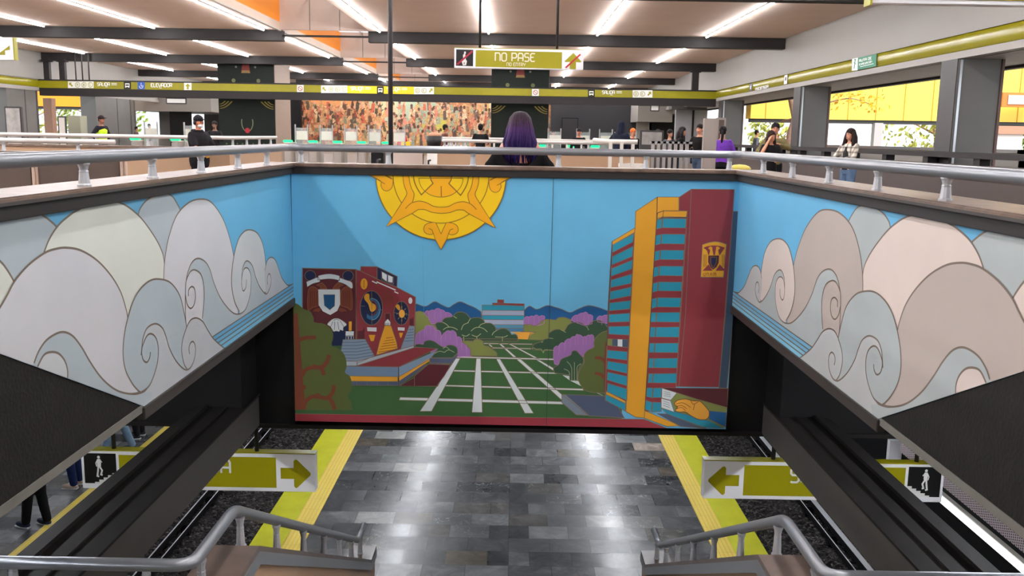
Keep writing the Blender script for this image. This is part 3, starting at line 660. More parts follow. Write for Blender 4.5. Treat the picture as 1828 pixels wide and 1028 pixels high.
# ---------------------------------------------------------------- central mural
def far_mural():
    A = zt(510, 460, .1477); B = zt(510, 600, .16534); C = zt(730, 520, .1477); D = zt(740, 600, .19694)
    E = zt(920, 520, .1751); F = zt(1060, 320, .23353); Gz = zt(1060, 540, .23353); S = zt(640, 300, .16411); LG = zt(1230, 420, .08755)
    def to3(x, y): return onY(x, y, FY)
    tl, tr_, br, bl = (519.5, 303), (1323.5, 318), (1295.5, 766), (527.5, 751)
    p = Paint(to3, (0, -1, 0), [tl, tr_, br, bl], .0005)
    sky = pm(104,184,224); ol = mat((124, 104, 86), .55); dol = mat((60, 48, 60), .55)
    red = pm(134,46,54); dred = pm(84,24,34); ylw = pm(226,160,36); teal = pm(30,142,168); navy = pm(12,26,66); grey = pm(128,146,166); dgrey = pm(66,84,104)
    green = pm(56,96,50); dg = pm(44,76,52); olive = pm(124,132,66); dolive = pm(84,96,44); pur = pm(150,104,164); wht = pm(214,220,220); mtn = pm(6,82,134); brn = pm(118,56,34); org = pm(236,168,60); slate = pm(74,86,110)
    p.fill([(500, 290), (1340, 290), (1340, 790), (500, 790)], sky, 1)
    w = 1.2
    sh = lambda pts, m, L, lm=ol, ww=w, closed=True: p.shape(pts, m, lm, ww, L, closed)
    # mountains
    sh([(735,545)]+cr(C([(90,150),(200,182),(310,125),(400,165),(480,195),(540,160),(620,125),(720,165),(800,200),(872,245)]))+[(870,640),(735,640)], mtn, 2)
    sh([(930,560)]+cr(E([(92,190),(145,150),(220,183),(320,145),(400,160),(480,185),(560,215),(640,180),(740,145),(840,162),(945,200)]))+[(1090,660),(930,660)], mtn, 2)
    # ground of lawns
    p.fill([(560, 600), (1110, 604), (1110, 760), (520, 750)], green, 2.5)
    # distant building
    hb = C([(885,165),(1393,175),(1385,480),(885,450)])
    sh(hb, grey, 3)
    for y0, y1, m in ((165,228,teal),(228,288,pm(150,160,182)),(288,340,teal),(340,400,pm(160,168,190)),(400,440,pm(70,140,170)),(440,480,pm(60,120,160))):
        sh(C([(885,y0),(1393,y0+4),(1392,y1+4),(885,y1)]), m, 3.5, ol, 1)
    sh(C([(1010,140),(1393,150),(1393,175),(1010,160)]), red, 4, ol, 1); sh(C([(1070,100),(1145,102),(1145,142),(1070,140)]), red, 4, ol, 1)
    # shrubs behind, left side
    def bumps(x0, y0, x1, y1, n, r, seed=1):
        rnd = random.Random(seed); out = []
        for i in range(n):
            t0, t1 = i/n, (i+1)/n; xa, ya, xb, yb = x0+(x1-x0)*t0, y0+(y1-y0)*t0, x0+(x1-x0)*t1, y0+(y1-y0)*t1
            h = r*rnd.uniform(.7, 1.3)
            for k in range(7):
                a = math.pi*k/6; cx, cy = (xa+xb)/2, (ya+yb)/2; hw = (xb-xa)/2
                out.append((cx-hw*math.cos(a), cy+(yb-ya)/2*(-math.cos(a))-h*math.sin(a)))
        return out
    def purple(pts_top, base, L, lines=True):
        o = []; 
        for i in range(len(pts_top)-1): o += bumps(*pts_top[i], *pts_top[i+1], 1, 3.2, i)
        sh(o+base, pur, L, pm(176,120,176), 1.)
        for q in pts_top[1:-1]: p.line([(q[0], q[1]), (q[0]+.2, q[1]+14)], .7, pm(176,120,176), L+.6)
    sh(cr(C([(80,250),(130,240),(190,260),(240,310),(260,370),(330,420),(378,470),(385,560)]))+C([(380,620),(80,620)]), olive, 4)
    purple(C([(190,270),(240,250),(310,235),(385,230),(445,262),(520,290)]), C([(540,400),(270,390),(240,320)]), 4.2)
    o = cr(C([(315,400),(345,375),(400,372),(405,350),(440,320),(500,310),(530,300),(575,258),(640,248),(700,275),(745,325),(790,316),(850,318),(900,345),(925,380),(990,385),(1040,425),(1060,470),(1110,450),(1180,455),(1225,495),(1240,520),(1290,520),(1318,560)]))
    sh(o+C([(1318,600),(640,600),(560,560),(440,520),(385,545)]), dg, 5)
    for q in ([(405,372),(450,395),(485,430)], [(412,465),(460,435),(530,435),(590,465)], [(540,300),(580,325)], [(632,465),(660,405),(720,378)], [(745,325),(712,378)], [(925,380),(870,400),(845,432)], [(750,480),(800,440),(860,435),(910,455),(948,490)], [(1060,470),(1020,500),(1005,530)], [(660,545),(665,600)], [(820,545),(822,580)], [(1130,550),(1130,600)], [(640,525),(690,540),(735,515)], [(760,525),(820,545),(870,510)], [(1040,550),(1150,550),(1195,530)]):
        p.line(cr(C(q)), 1.1, pm(176,178,130), 5.6)
    p.line(C([(640,570),(1330,575)]), 1., ol, 5.6)
    purple(C([(80,560),(130,500),(190,470),(210,430),(260,425),(310,450),(330,490),(385,500),(390,560),(440,500),(500,490),(560,500),(580,560),(635,580),(640,620),(690,640),(700,690),(745,700)]), C([(760,780),(600,790),(330,760),(70,650)]), 6)
    sh(cr(C([(640,610),(700,595),(770,605),(790,585),(840,580),(890,600),(905,650),(960,665),(1010,700),(1060,740),(1065,780)]))+C([(745,775),(745,700),(690,640)]), olive, 6.4)
    # grid paths (white) on the lawn
    def bar(pts, L=3.2): sh(pts, wht, L, ol, 1.1)
    bar(C([(900,622),(1490,632),(1490,643),(905,634)])); bar(C([(1005,676),(1475,686),(1480,698),(1010,688)]))
    bar(D([(388,182),(1262,202),(1262,217),(380,194)])); bar(D([(310,304),(1270,328),(1290,341),(302,318)]))
    bar(D([(205,438),(1525,475),(1535,492),(200,452)])); bar(D([(-130,552),(1345,592),(1370,618),(-140,578)]))
    for a in ([(665,68),(680,68),(712,98),(695,98)], [(765,68),(785,68),(925,190),(895,190)], [(850,68),(870,68),(1130,205),(1090,200)],
              [(925,210),(960,205),(1350,540),(1340,580),(1330,575)], [(1100,212),(1140,218),(1262,290),(1258,312)], [(740,205),(775,205),(1080,698),(1000,698)],
              [(560,200),(600,200),(615,690),(520,690)], [(375,200),(415,200),(155,680),(48,680)]):
        sh(D(a), wht, 3.5, ol, 1.1)
    # right side shrubs
    purple(E([(85,290),(135,268),(190,262),(240,265),(300,260)]), E([(290,330),(220,350),(85,330)]), 4)
    sh(cr(E([(85,345),(140,335),(200,350),(240,330),(290,290),(350,285),(410,290),(440,268),(500,265),(570,290)]))+E([(580,480),(240,495),(130,490),(150,430),(215,415),(85,410)]), olive, 4.4)
    sh(C([(1230,490),(1540,492),(1470,520),(1440,580),(1320,575),(1310,520)]), org, 4.8, None)
    purple(E([(570,290),(630,250),(700,225),(745,245),(790,260)]), E([(780,330),(700,345),(600,310)]), 4.9)
    purple(E([(830,285),(880,262),(945,250)]), E([(950,330),(840,310)]), 4.9)
    sh(cr(E([(170,585),(190,540),(255,515),(275,520),(290,490),(335,475),(340,430),(400,390),(460,388),(500,400),(540,340),(610,315),(680,325),(725,360),(780,310),(840,292),(900,315),(940,370)]))+E([(940,480),(600,560),(420,590),(390,600),(300,602),(285,625),(275,602),(190,595)]), dg, 5)
    for q in ([(275,520),(265,505)], [(335,475),(385,480)], [(460,388),(515,418)], [(500,400),(495,395)], [(725,350),(748,395)], [(170,585),(190,575),(210,588),(265,590),(285,625),(300,595),(390,600)]):
        p.line(cr(E(q)), 1.1, pm(150,156,100), 5.6)
    purple(E([(390,590),(440,570),(450,550),(500,540),(510,510),(560,490),(610,470),(640,450),(690,475),(720,470),(760,455),(800,465)]), E([(800,580),(700,665),(560,650),(470,700),(430,748),(400,740),(388,680)]), 5.5)
    sh(cr(E([(400,830),(390,780),(440,745),(470,690),(560,650),(580,610),(620,605),(655,640),(690,680),(690,730),(660,760),(640,820),(635,905)]))+E([(555,905),(552,850)]), dg, 6)
    for x in (575,602,628): p.line(E([(x,905),(x,720)] if x == 602 else [(x,905),(x,790)]), 1.1, pm(150,156,120), 6.6)
    p.line(cr(E([(575,790),(560,750),(525,712)])), 1.1, pm(150,156,120), 6.6); p.line(cr(E([(628,790),(635,760),(668,735)])), 1.1, pm(150,156,120), 6.6); p.line(cr(E([(555,850),(540,810),(495,790)])), 1.1, pm(150,156,120), 6.6)
    sh(E([(480,852),(550,862),(555,908),(640,912),(690,975),(1028,1120),(560,910)]), wht, 4, None)
    sh(cr(E([(1000,400),(950,398),(880,420),(820,470),(800,520),(800,570),(740,600),(700,650),(700,730),(660,790),(640,880),(670,960),(720,1010),(800,1030)]))+[(1086,702),(1092,590)], dolive, 6.5)
    tk = 5.4
    for q in ([(1081.5, 700), (1081.5, 645), (1084, 610)], [(1081, 648), (1074, 640), (1062, 638)], [(1080, 675), (1072, 668), (1062, 666)]):
        p.line(cr(q), 6.4 if q[0][1] > 699 else tk, brn, 7)
    # kerb and dark terrace
    sh(D([(1335,525),(1725,540),(1828,610),(1900,740),(1580,720)]), slate, 6.8); sh(D([(1335,525),(1370,530),(1585,718),(1465,712),(1335,600)]), pm(120,132,146), 7)
    # tower block
    T = 7.5
    sh(F([(140,475),(315,370),(320,245),(485,135),(650,135),(650,240)])+Gz([(390,880),(320,875),(245,830),(85,745)])+Gz([(100,330),(110,0)]), ylw, T)
    def q4(a, b, c, d): return [a, b, c, d]
    # left windowed face
    lf = F([(145,500),(310,408)]); lb = Gz([(85,745),(245,830)])
    sh([F([(145,500)])[0], F([(312,405)])[0], Gz([(258,470)])[0], Gz([(245,830)])[0], Gz([(85,745)])[0], Gz([(100,330)])[0]], red, T+.5)
    yl = [(500,560),(590,655),(682,742),(770,828),(858,920),(945,1005)]; yr = [(415,480),(510,590),(615,685),(722,795),(822,890),(925,990)]
    for (a, b), (c, d) in zip(yl, yr): sh(F([(145-(a-500)*.055,a),(306-(c-415)*.045,c),(300-(d-415)*.045,d),(143-(b-500)*.055,b)]), teal, T+1, ol, 1.1)
    for (a, b), (c, d) in zip([(90,150),(182,240)], [(80,145),(178,248)]): sh(Gz([(115,a),(274,c),(270,d),(115,b)]), teal, T+1, ol, 1.1)
    sh(Gz([(100,275),(262,280),(258,342),(100,325)]), olive, T+1.3, None); sh(Gz([(140,278),(262,282),(258,340),(140,332)]), dgrey, T+1.6, None); p.fill(Gz([(182,280),(218,281),(218,338),(182,335)]), wht, T+2)
    p.line(Gz([(108,326),(258,343)]), 1.1, ol, T+2)
    for (a, b), (c, d) in zip([(362,422),(446,506),(530,590),(615,680)], [(375,440),(470,540),(562,635),(660,745)]): sh(Gz([(105,a),(255,c),(252,d),(100,b)]), teal, T+1, ol, 1.1)
    sh(Gz([(95,675),(242,752),(242,768),(92,700)]), ylw, T+1.2, ol, 1); sh(Gz([(90,700),(242,772),(240,828),(88,745)]), teal, T+1, ol, 1.1)
    p.line(F([(140,475),(110,1028)])+Gz([(100,330)]), 1.2, dol, T+2)
    # central windowed face
    sh([F([(482,300)])[0], F([(530,285)])[0], F([(712,290)])[0], Gz([(625,650)])[0], Gz([(520,650)])[0], Gz([(515,830)])[0], Gz([(390,830)])[0]], red, T+.6)
    sh(F([(485,258),(532,240),(714,242),(708,292),(525,292),(482,310)]), ylw, T+1, dol, 1.2); p.line(F([(532,240),(526,292)]), 1., dol, T+2)
    rows = [(298,370),(418,492),(540,612),(662,735),(783,852),(903,975)]
    for i, (a, b) in enumerate(rows):
        dx = (a-298)*.066
        sh(F([(528-dx,a),(705-dx,a+2),(700-dx,b+2),(523-dx,b)]), teal, T+1, ol, 1.1); sh(F([(480-dx*.9,a+12),(522-dx,a+2),(518-dx,b),(476-dx*.9,b+12)]), teal, T+1, ol, 1.1)
    for i, (a, b) in enumerate([(75,147),(187,262),(310,380),(425,497),(542,612)]):
        dx = a*.058
        sh(Gz([(488-dx,a),(662-dx*.9,a-2),(660-dx*.9,b+2),(482-dx,b)]), teal, T+1, ol, 1.1); sh(Gz([(438-dx*.6,a),(483-dx,a),(478-dx,b),(432-dx*.6,b)]), teal, T+1, ol, 1.1)
    sh(Gz([(455,652),(520,650),(515,725),(450,725)]), teal, T+1, ol, 1.1); sh(Gz([(405,650),(450,650),(445,728),(400,715)]), teal, T+1, ol, 1.1)
    sh(Gz([(450,760),(515,762),(515,830),(445,835)]), teal, T+1, ol, 1.1); sh(Gz([(398,745),(445,762),(440,832),(390,815)]), teal, T+1, ol, 1.1)
    p.line(F([(485,135),(480,310),(435,1028)])+Gz([(390,815),(385,878)]), 1.2, dol, T+2)
    p.line(F([(315,370),(310,410),(280,1028)])+Gz([(245,830)]), 1.2, ol, T+2)
    # big red slab with the emblem
    sh(F([(652,136),(745,75),(1072,78),(1062,245)])+Gz([(955,645),(628,640)])+F([(712,292),(714,242),(650,240)]), red, T+.4)
    p.line(F([(745,75),(700,1028)])+Gz([(650,640)]), 1.3, ol, T+1); p.line(F([(712,292),(660,1028)])+Gz([(628,640)]), 1.2, ol, T+1)
    sh(F([(1062,245),(1117,245),(1070,1028)])+Gz([(1015,655),(955,650)])+F([(1005,1028)]), pm(52,76,100), T+.4)
    # emblem
    e = T+1
    sh(LG([(270,185)])+cr(LG([(290,180),(400,145),(520,125),(640,140),(760,180)]))+LG([(700,855),(235,850)]), ylw, e, ol, 1.2)
    p.fill(cr(LG([(300,245),(400,215),(510,205),(620,215),(730,250)]))+LG([(640,380),(610,400),(395,400),(380,330)]), red, e+.5)
    for s_ in (0, 1):
        f = (lambda q: [(1020-a, b) for a, b in q]) if s_ else (lambda q: q)
        p.fill(LG(f([(385,260),(430,225),(470,235),(475,300),(495,400),(405,400),(430,300)])), ylw, e+1)
        p.line(LG(f([(300,260),(360,280),(395,400)])), .9, brn, e+1)
        for x in (300, 325, 350): p.line(LG(f([(x,390),(x-8,640)])), .7, brn, e+1)
        p.fill(LG(f([(275,720),(395,590),(480,720)])), red, e+.5)
    sh(LG([(390,410),(610,410),(600,560),(560,640),(485,700),(430,640),(385,540)]), dred, e+1.2, None); p.line(LG([(435,445),(560,445),(550,560),(490,670),(440,580)]), .8, ol, e+1.7, True); p.fill(LG([(450,460),(548,460),(535,560),(490,640),(452,570)]), navy, e+1.6)
    text(p, 'UNAM', *LG([(290,765)])[0], 5.2, brn, .16, e+1.6, .55)
    # bottom bands, roads and the hand
    sh([bl, (527, 738), (1150, 748), (1200, 768), (1200, 775), (527, 760)], pm(150,50,62), T+1, ol, 1.2)
    p.fill([(527, 744.5), (1000, 757), (1000, 775), (527, 775)], pm(90,120,130), T+1.7) if False else None
    sh(Gz([(390,825),(660,940),(560,945),(385,880)]), ylw, T+1.4, ol, 1.); sh(Gz([(480,845),(560,850),(860,960),(660,945)]), slate, T+1.3, ol, 1)
    sh(Gz([(515,805),(620,830),(880,900),(1000,960),(820,950),(560,850)]), teal, T+1.5, ol, 1); sh(Gz([(520,650),(1025,655),(1020,810),(640,690)]), dred, T+1.2, ol, 1)
    sh(Gz([(630,690),(1020,800),(1010,835),(890,825),(890,870),(1010,945),(980,955),(880,900),(620,830),(590,745)]), olive, T+1.6, None); sh(Gz([(880,825),(1015,838),(1005,950),(880,890)]), pm(10,86,140), T+1.8, ol, .9)
    hand = cr(Gz([(615,775),(640,745),(700,735),(740,745),(770,750),(810,752),(850,790),(880,830),(880,865),(855,892),(800,890),(745,865),(700,835),(660,835),(630,830),(625,815),(640,795)]), True, 5)
    sh(hand, org, T+2, brn, 1.2)
    for q in ([(625,775),(680,765),(740,800)], [(625,795),(670,785),(710,810)], [(630,812),(670,800),(700,825)], [(740,745),(760,775),(800,755)], [(770,775),(760,820)]): p.line(cr(Gz(q)), .9, brn, T+2.6)
    sh(Gz([(520,652),(635,688),(588,745),(518,728)]), wht, T+2, ol, .9); sh(Gz([(515,730),(585,748),(614,835),(515,802)]), wht, T+2, ol, .9)
    for k in range(3): p.line(Gz([(535,678+k*16),(585,690+k*13)]), .6, dgrey, T+2.6); p.line(Gz([(530,750+k*17),(580,768+k*16)]), .6, dgrey, T+2.6)
    # library building on the left
    Lb = 5.5
    sh(A([(205,125),(850,140),(850,1016),(205,1016)]), dred, Lb, ol, 1.6)
    sh(A([(850,145),(910,160),(1090,250),(1340,355),(1570,475),(1557,1050),(1100,1290),(860,1290)]), red, Lb, ol, 1.3)
    sh(A([(910,105),(1105,108),(1105,250),(905,160)]), red, Lb, ol, 1.3); sh(A([(1105,108),(1350,225),(1345,355),(1105,255)]), navy, Lb, ol, 1.3)
    sh(A([(1160,165),(1305,235),(1305,320),(1160,260)]), navy, Lb+.6, ol, .9); p.fill(A([(1165,170),(1225,205),(1222,285),(1168,245)]), wht, Lb+1); p.fill(A([(1238,208),(1295,232),(1292,300),(1238,288)]), wht, Lb+1)
    p.line(A([(1045,280),(1105,310)]), 1.8, wht, Lb+1); p.line(A([(1100,290),(1330,390)]), 2., wht, Lb+1); p.line(A([(1315,408),(1362,430)]), 1.8, wht, Lb+1)
    for cx, cy in ((298,215),(755,218)): sh(A(ell(cx,cy,65,62)), navy, Lb+.7, ol, 1.)
    sh(cr(A([(395,215),(460,200),(530,192),(600,202),(655,218)]))+cr(A([(650,275),(600,262),(530,255),(460,260),(390,270)])), wht, Lb+1.5, dol, .8)
    sh(cr(A([(252,290),(320,262),(390,238),(415,285),(330,312),(262,352)])), wht, Lb+1.2, ol, .8); sh(cr(A([(655,240),(730,268),(802,298),(802,372),(720,320),(635,290)])), wht, Lb+1.2, ol, .8)
    for s_ in (0, 1):
        f = (lambda q: [(1072-a, b) for a, b in q]) if s_ else (lambda q: q)
        sh(cr(A(f([(275,400),(320,350),(370,365),(405,420),(420,560),(330,600),(270,620)])), True, 4), brn, Lb+1, pm(150,100,60), .8)
        for x in (300, 325, 350, 375): p.line(A(f([(x,400),(x+4,590)])), .8, dred, Lb+1.5)
        sh(A(f([(375,330),(440,300),(480,340),(500,375),(420,375),(425,345)])), brn, Lb+1, pm(150,100,60), .8)
        sh(A(f([(330,650),(350,620),(420,600),(430,630),(400,655),(360,645)])), brn, Lb+1, None)
    sh(A([(395,382),(658,382),(660,560),(625,640),(540,690),(450,645),(400,570)]), wht, Lb+1.6, None); sh(A([(460,445),(595,445),(592,580),(535,628),(470,575)]), pm(20,80,124), Lb+2, ol, .8)
    sh(A([(560,880),(750,800),(760,900),(860,1000),(860,1060),(560,1060)]), navy, Lb+.8, None)
    sh(cr(A([(505,800),(560,745),(610,730),(660,742),(738,802),(700,840),(695,880),(660,870),(650,890),(610,885),(580,890),(560,860),(540,830)]), True, 4), wht, Lb+1.6, ol, .8)
    for q in ([(572,770),(545,835)], [(595,770),(590,870)], [(630,770),(645,870)], [(660,760),(705,835)], [(580,755),(615,740),(650,755)]): p.line(A(q), .8, dol, Lb+2.1)
    sh(A([(765,770),(800,768),(798,880),(765,882)]), ylw, Lb+1.2, None); sh(A([(725,885),(828,885),(825,940),(722,940)]), wht, Lb+1.6, dol, .7)
    for x in (730,765,795): sh(A([(x,945),(x+25,945),(x+25,990),(x,990)]), navy, Lb+1.6, wht, .6)
    sh(A([(870,885),(930,880),(955,830),(955,990),(870,990)]), dred, Lb+1, None)
    p.line(A([(853,145),(855,1016)])+B([(765,20),(767,318)]), 1.6, ol, Lb+2.3)
    sh(A(ell(948,315,45,70)), ylw, Lb+1, brn, .9); p.line(A([(948,270),(948,360)]), 1., brn, Lb+1.6)
    sh(A(ell(1037,605,135,208)), navy, Lb+1, ol, 1.3); sh(A(ell(1043,620,100,130,28,-110,130)), pm(36,96,136), Lb+1.3, None); sh(A(ell(1040,610,75,92)), navy, Lb+1.6, None); p.line(A(ell(1043,620,100,130,28,-100,90)), .8, pm(130,180,200), Lb+1.7)
    sh(cr(A([(950,470),(975,435),(1010,440),(1015,500),(1040,540),(1085,570),(1090,620),(1055,650),(1025,640),(1000,560),(960,510)]), True, 4), ylw, Lb+2, None); p.line(A(ell(1043,605,60,85,20,-90,100)), 1.6, red, Lb+1.9)
    p.line(A([(1040,400),(1042,805)]), .9, ol, Lb+2.3); p.line(A([(905,580),(960,585)]), .9, ol, Lb+2.3); p.line(A([(1120,622),(1170,630)]), .9, ol, Lb+2.3)
    for q in ([(1180,440),(1200,395),(1230,420),(1250,390),(1265,420),(1295,410)], [(1180,480),(1300,480)], [(1190,440),(1190,540)], [(1215,430),(1218,560)], [(1240,430),(1245,610)], [(1265,440),(1265,600)], [(1290,440),(1290,550)]): p.line(A(q), 1.1, brn, Lb+1.4)
    sh(A(ell(1400,668,92,142)), navy, Lb+1, ol, 1.2); sh(A(ell(1405,675,36,50)), org, Lb+1.7, None); sh(cr(A([(1330,585),(1355,560),(1378,580),(1385,620),(1372,635),(1345,612)]), True, 4), ylw, Lb+1.7, None)
    for a in range(0, 360, 45): p.line(A([(1405+44*math.cos(math.radians(a)), 675+62*math.sin(math.radians(a))), (1405+66*math.cos(math.radians(a)), 675+92*math.sin(math.radians(a)))]), .9, pm(170,160,110), Lb+1.7)
    p.line(A([(1400,526),(1402,810)]), .8, ol, Lb+1.5); p.line(A([(1308,660),(1490,692)]), .8, ol, Lb+1.5)
    sh(A(ell(1508,517,24,38)), wht, Lb+1, None); sh(A([(1205,670),(1262,672),(1265,760),(1200,745)]), dred, Lb+1, ol, .7)
    sh(A([(1198,775),(1235,735),(1270,778),(1265,820),(1198,815)]), wht, Lb+1.5, dol, .6)
    for x in (1212,1230,1248): p.line(A([(x,785),(x,815)]), 1., dol, Lb+2.1)
    sh(A([(1200,815),(1275,820),(1340,1016)])+B([(1210,130),(980,200)])+A([(1135,1016)]), ylw, Lb+1.2, ol, 1.)
    for k in range(6): p.line(B([(1085-k*17, 20+k*30), (1160+k*10, 10+k*26)]), .9, brn, Lb+1.8)
    sh(A([(985,838),(1100,842),(1098,890),(990,885)]), wht, Lb+1.2, None); sh(A([(1355,838),(1440,842),(1436,880),(1358,876)]), wht, Lb+1.2, None)
    sh(A([(1005,930),(1085,930),(1065,1005),(1030,1005)]), ylw, Lb+1.2, None); sh(A([(1370,905),(1420,905),(1400,965),(1385,965)]), ylw, Lb+1.2, None)
    sh(A([(1500,740),(1545,720),(1545,820),(1500,815)]), dred, Lb+1.2, None)
    sh(A([(1495,820),(1560,825),(1555,1016)])+B([(1385,110),(1240,140)])+A([(1420,1016)]), grey, Lb+1.3, ol, 1.)
    for k in range(5): p.line(A([(1490-k*14, 870+k*34), (1545, 862+k*34)]), .9, dgrey, Lb+1.9)
    sh(B([(620,35),(860,30),(960,210),(770,290),(770,270),(580,262)]), grey, Lb+1.4, ol, 1.)
    for k in range(6): p.line(B([(612-k*6, 65+k*34), (765, 65+k*34), (880+k*15, 50+k*30)]), .9, dgrey, Lb+2)
    sh(B([(570,265),(770,270),(770,318),(570,318)]), pm(170,180,188), Lb+1.6, ol, 1.); sh(B([(770,270),(1385,100),(1388,122),(775,315)]), pm(170,180,188), Lb+1.6, ol, 1.)
    sh(B([(775,318),(1390,120),(1640,125),(1225,330)]), red, Lb+1.7, ol, 1.2)
    sh(B([(570,320),(1220,332),(1215,435),(570,425)]), pm(104,128,156), Lb+1.8, ol, 1.); sh(B([(1222,332),(1640,150),(1560,245),(1225,435)]), pm(120,146,170), Lb+1.8, ol, 1.)
    sh(B([(570,428),(1210,438),(1210,485),(570,480)]), ylw, Lb+1.8, None); sh(B([(1225,435),(1550,240),(1555,265),(1228,480)]), ylw, Lb+1.8, None)
    sh(B([(570,483),(1215,488),(1215,532),(570,528)]), slate, Lb+1.8, ol, .8); sh(B([(1228,482),(1500,300),(1520,310),(1228,532)]), slate, Lb+1.8, ol, .8)
    for x in (770,880,995,1105): p.line(B([(x,485),(x,530)]), .8, ol, Lb+2.4)
    p.line(B([(1220,332),(1220,532)]), 1.4, dol, Lb+2.4)
    sh(B([(1570,235),(1640,180),(1760,190),(1760,240)])+B([(1700,300),(1560,300)]), slate, Lb+1, ol, .8)
    sh(cr(C([(80,640),(130,635),(175,640),(190,605),(250,588),(310,605),(360,640),(410,670),(440,670),(470,650),(530,650),(580,680),(590,740)]))+C([(530,800),(270,800),(350,690),(80,670)]), dg, Lb+2, ol, .9)
    for q in ([(410,690),(450,670),(490,700)], [(430,735),(480,705),(550,735)], [(310,750),(370,722),(430,735)]): p.line(cr(C(q)), 1., pm(160,168,120), Lb+2.6)
    sh(C([(255,805),(530,805),(585,750),(590,775),(520,868),(250,860)]), slate, Lb+2.1, ol, .9)
    sh(C([(240,875),(505,885),(430,1016)])+D([(200,450),(0,452),(0,360)]), dred, Lb+2.1, ol, 1.); sh(B([(1235,535),(1630,300),(1760,300),(1640,540)]), dred, Lb+1.5, ol, 1.)
    # tree at the left edge
    t = Lb+3.2
    crown = cr(B([(0,-330),(60,-360),(130,-345),(200,-290),(262,-270),(300,-200),(310,-150),(420,-130),(500,-60),(510,20),(490,100),(560,130),(620,180),(650,250),(655,330),(640,390),(690,430),(712,500),(705,580),(665,650),(700,700),(720,790)]), k=4)
    sh(crown+B([(0,790)]), dolive, t, pm(90,96,60), 1.)
    for q, wd in (([(165,790),(165,600),(150,470),(130,300),(125,100),(110,-100),(105,-230)], 9), ([(120,80),(150,40),(220,15),(330,12)], 7), ([(185,430),(200,380),(260,340),(340,335),(400,330),(450,270),(470,200)], 7), ([(370,335),(400,370),(412,420)], 6.5), ([(200,780),(220,700),(290,650),(370,655),(450,665),(510,600),(522,525)], 7), ([(450,660),(500,700),(530,790)], 7), ([(130,240),(150,225)], 7), ([(190,550),(218,548)], 7), ([(310,330),(318,305)], 7), ([(345,650),(352,615)], 7)):
        p.line(cr(B(q)), wd, brn, t+.6)
    p.fill(B([(100,-250),(130,-250),(215,790),(100,790)]), brn, t+.6)
    sh([(520, 738.5), (640, 739.8), (640, 750), (520, 747)], pm(150,50,62), t+1, None)
    # sun
    s0 = 10.5; gold = pm(255,206,6); amber = pm(255,180,8); gl = mat((140, 96, 30), .5)
    cx, cy = S([(895, 95)])[0]
    def SC_(pts): return S(pts)
    sh(S(ell(898,90,706,688,60)), gold, s0-.6, gl, 1.6)
    def ring(rx, ry, ww, L): p.line(S(ell(898,90,rx,ry,60)), ww, gl, L, True)
    ring(520, 508, 1.4, s0)
    # curled petals on the outer ring
    for sx in (0, 1):
        f = (lambda q: [(1796-a, b+(898-a)*.0255) for a, b in q]) if sx else (lambda q: q)
        sh(cr(S(f([(120,75),(240,138),(245,190),(270,235),(310,248),(350,230),(372,190),(378,120)])), k=4)+S(f([(290,70),(160,60)])), amber, s0, gl, 1.1, False)
        p.line(cr(S(f([(120,75),(200,120),(290,172)]))), 1.1, gl, s0+.7); p.line(S(f([(290,80),(362,120)])), 1.1, gl, s0+.7)
        # big pointed rays with band
        sh(cr(S(f([(485,80),(490,150),(505,210),(525,260),(520,300),(470,380)])), k=4)+S(f([(305,635),(590,490)]))+cr(S(f([(650,450),(720,450),(800,480),(898,492)])), k=4)+cr(S(f([(898,424),(820,415),(740,375),(660,358),(600,370),(585,375)])), k=4)+cr(S(f([(600,330),(605,275),(580,225),(560,160),(548,80)])), k=4), amber, s0+.6, None)
        p.line(cr(S(f([(485,80),(490,150),(505,210),(525,260),(520,300),(470,380)])), k=4)+S(f([(305,635),(590,490)]))+cr(S(f([(650,450),(720,450),(800,480),(898,492)])), k=4), 1.2, gl, s0+1.2)
        p.line(cr(S(f([(898,424),(820,415),(740,375),(660,358),(600,370),(585,375)])), k=4), 1.2, gl, s0+1.2); p.line(cr(S(f([(585,375),(600,330),(605,275),(580,225),(560,160),(548,80)])), k=4), 1.2, gl, s0+1.2)
        p.line(cr(S(f([(512,440),(550,400),(585,375)]))), 1.2, gl, s0+1.3)
        sh(cr(S(f([(810,590),(770,595),(725,620),(710,665),(730,705),(780,722),(815,712)])), k=4)+S(f([(835,770),(898,885),(898,715),(845,598)])), amber, s0+.6, None)
        p.line(cr(S(f([(810,590),(770,595),(725,620),(710,665),(730,705),(780,722),(815,712)])), k=4), 1.1, gl, s0+1.2); p.line(S(f([(835,770),(898,885)])), 1.1, gl, s0+1.2); p.line(S(f([(898,715),(845,598)])), 1.1, gl, s0+1.2)
        p.line(cr(S(f([(815,712),(798,670),(765,657)]))), 1.1, gl, s0+1.3); p.line(S(f([(812,700),(835,770)])), 1., gl, s0+1.3)
        sh(cr(S(f([(598,80),(610,150),(640,220),(685,290)])), k=4)+S(f([(812,165)]))+cr(S(f([(790,130),(778,80)])), k=4), gold, s0+1.6, gl, 1.9, False)
    p.line([(S([(598,80)])[0][0], S([(598,80)])[0][1]), S([(598,60)])[0]], 1., gl, s0+2)
    sh(S(ell(898,110,240,205,30,0,180)), amber, s0+1.2, gl, 1.1)
    p.fill(S([(778,60),(1020,60),(985,170),(1060,250),(898,300),(735,240),(812,165)]), amber, s0+1.4)
    p.line(S([(900,195),(902,310)]), 1.6, gl, s0+2.4)
    # panel seams
    p.line([(988, 318), (975, 765)], .9, mat((44, 60, 70), .6), 14); p.line([(755, 440), (757, 560)], .5, pm(92,160,196), 12)
    o = p.mb.build('campus_mural'); tag(o, 'large painted mural with sun, red tower, library and green lawns on the stairwell end wall', 'mural')
far_mural()
